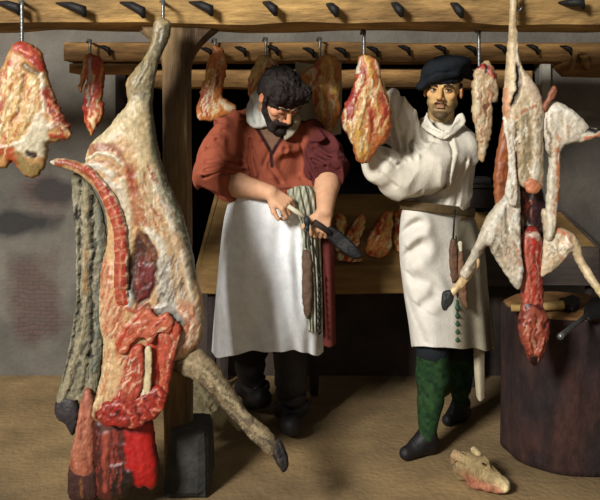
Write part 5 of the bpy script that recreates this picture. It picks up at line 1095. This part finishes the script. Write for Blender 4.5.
# ---- severed calf head on the floor -----------------------------------------------------
t = thing('calf_head', 'severed pale calf head lying on the floor in front of the chopping block', 'calf head', (X(482, 3.22), 3.22, 0))
K = S(.02); hd = 3.20; CC = (150, 130, 92)
def q(x, y, d=hd): return P(x, y, d)
K.cap(q(468, 466, 3.26), q(478, 470, 3.22), .062, .056, CC); K.cap(q(478, 468, 3.20), q(500, 484, 3.14), .050, .030, CC, k=.02); K.cap(q(500, 484, 3.14), q(505, 487, 3.12), .028, .023, (206, 186, 144))
K.cap(q(472, 482, 3.18), q(498, 490, 3.12), .026, .018, (166, 110, 84)); K.ell(q(484, 461, 3.17), (.020, .02, .014), CC); K.ell(q(482.5, 463, 3.14), (.010, .012, .006), (24, 18, 18), sub=False, k=.002)
K.ell(q(509, 486, 3.105), (.008, .012, .012), (48, 38, 36), k=.004)
K.groove([q(478, 489, 3.1), q(494, 489, 3.08), q(506, 491, 3.08)], .006, .009); K.groove([q(462, 460, 3.2), q(468, 474, 3.12), q(472, 486, 3.1)], .006, .008); K.groove([q(478, 466, 3.1), q(482, 468, 3.1), q(488, 466, 3.1)], .005, .006)
K.amp = .010; K.ns = 28
def ph(V, C):
    n = np.clip(.5 + 1.2 * fbm(V * 45, 4), 0, 1)[:, None]; C = C * (.72 + .5 * n)
    r = np.clip(1 - np.linalg.norm((V - q(466, 480, 3.16)) / [.07, .1, .045], axis=1), 0, 1)[:, None]; return np.clip(C * (1 - r * .8) + lin((118, 62, 46)) * r * .8, 0, 1)
V, F = K.mesh(.0035); V[:, 2] = np.maximum(V[:, 2], .003); C = ph(V, K.color(V, CC)); obj('head', V, F, M_hide, t, col=C)
K = S(.01); K.cap(q(464, 460, 3.22), q(456, 456, 3.24), .016, .020, (170, 146, 108)); K.cap(q(456, 456, 3.24), q(453, 462, 3.25), .018, .008, (150, 120, 90)); K.amp = .008; K.ns = 40; V, F = K.mesh(.0035); obj('ear', V, F, M_hide, t, col=K.color(V, CC) * .9)
K = S(.01); K.cap(q(478, 454, 3.22), q(474, 450, 3.26), .013, .014, (190, 170, 126)); V, F = K.mesh(.0035); obj('ear', V, F, M_hide, t, col=K.color(V, CC))
# ---- crumpled heap by the post -------------------------------------------------------------
K = S(.02); HP = (150, 140, 108)
for (a, b, r1, r2) in (((198, 386, 3.62), (210, 402, 3.62), .04, .05), ((206, 398, 3.6), (224, 412, 3.58), .045, .035), ((196, 402, 3.56), (206, 418, 3.54), .04, .035), ((206, 424, 3.5), (220, 424, 3.5), .022, .02), ((224, 410, 3.54), (236, 420, 3.5), .026, .018), ((236, 420, 3.5), (246, 430, 3.46), .015, .010), ((230, 416, 3.5), (240, 428, 3.45), .014, .009), ((200, 422, 3.52), (220, 418, 3.52), .03, .03)):
    K.cap(P(*a), P(*b), r1, r2, HP)
K.cap(P(204, 404, 3.66), P(216, 412, 3.64), .09, .07, HP)
K.amp = .022; K.ns = 22
V, F = K.mesh(.005); V[:, 2] = np.maximum(V[:, 2], .004)
o = obj('fleece_heap', V, F, M_hide, None, col=K.color(V, HP) * (1 + .5 * fbm(V * 40, 5)[:, None])); tag(o, 'crumpled pale fleece heap on the floor beside the stone-footed post', 'fleece')
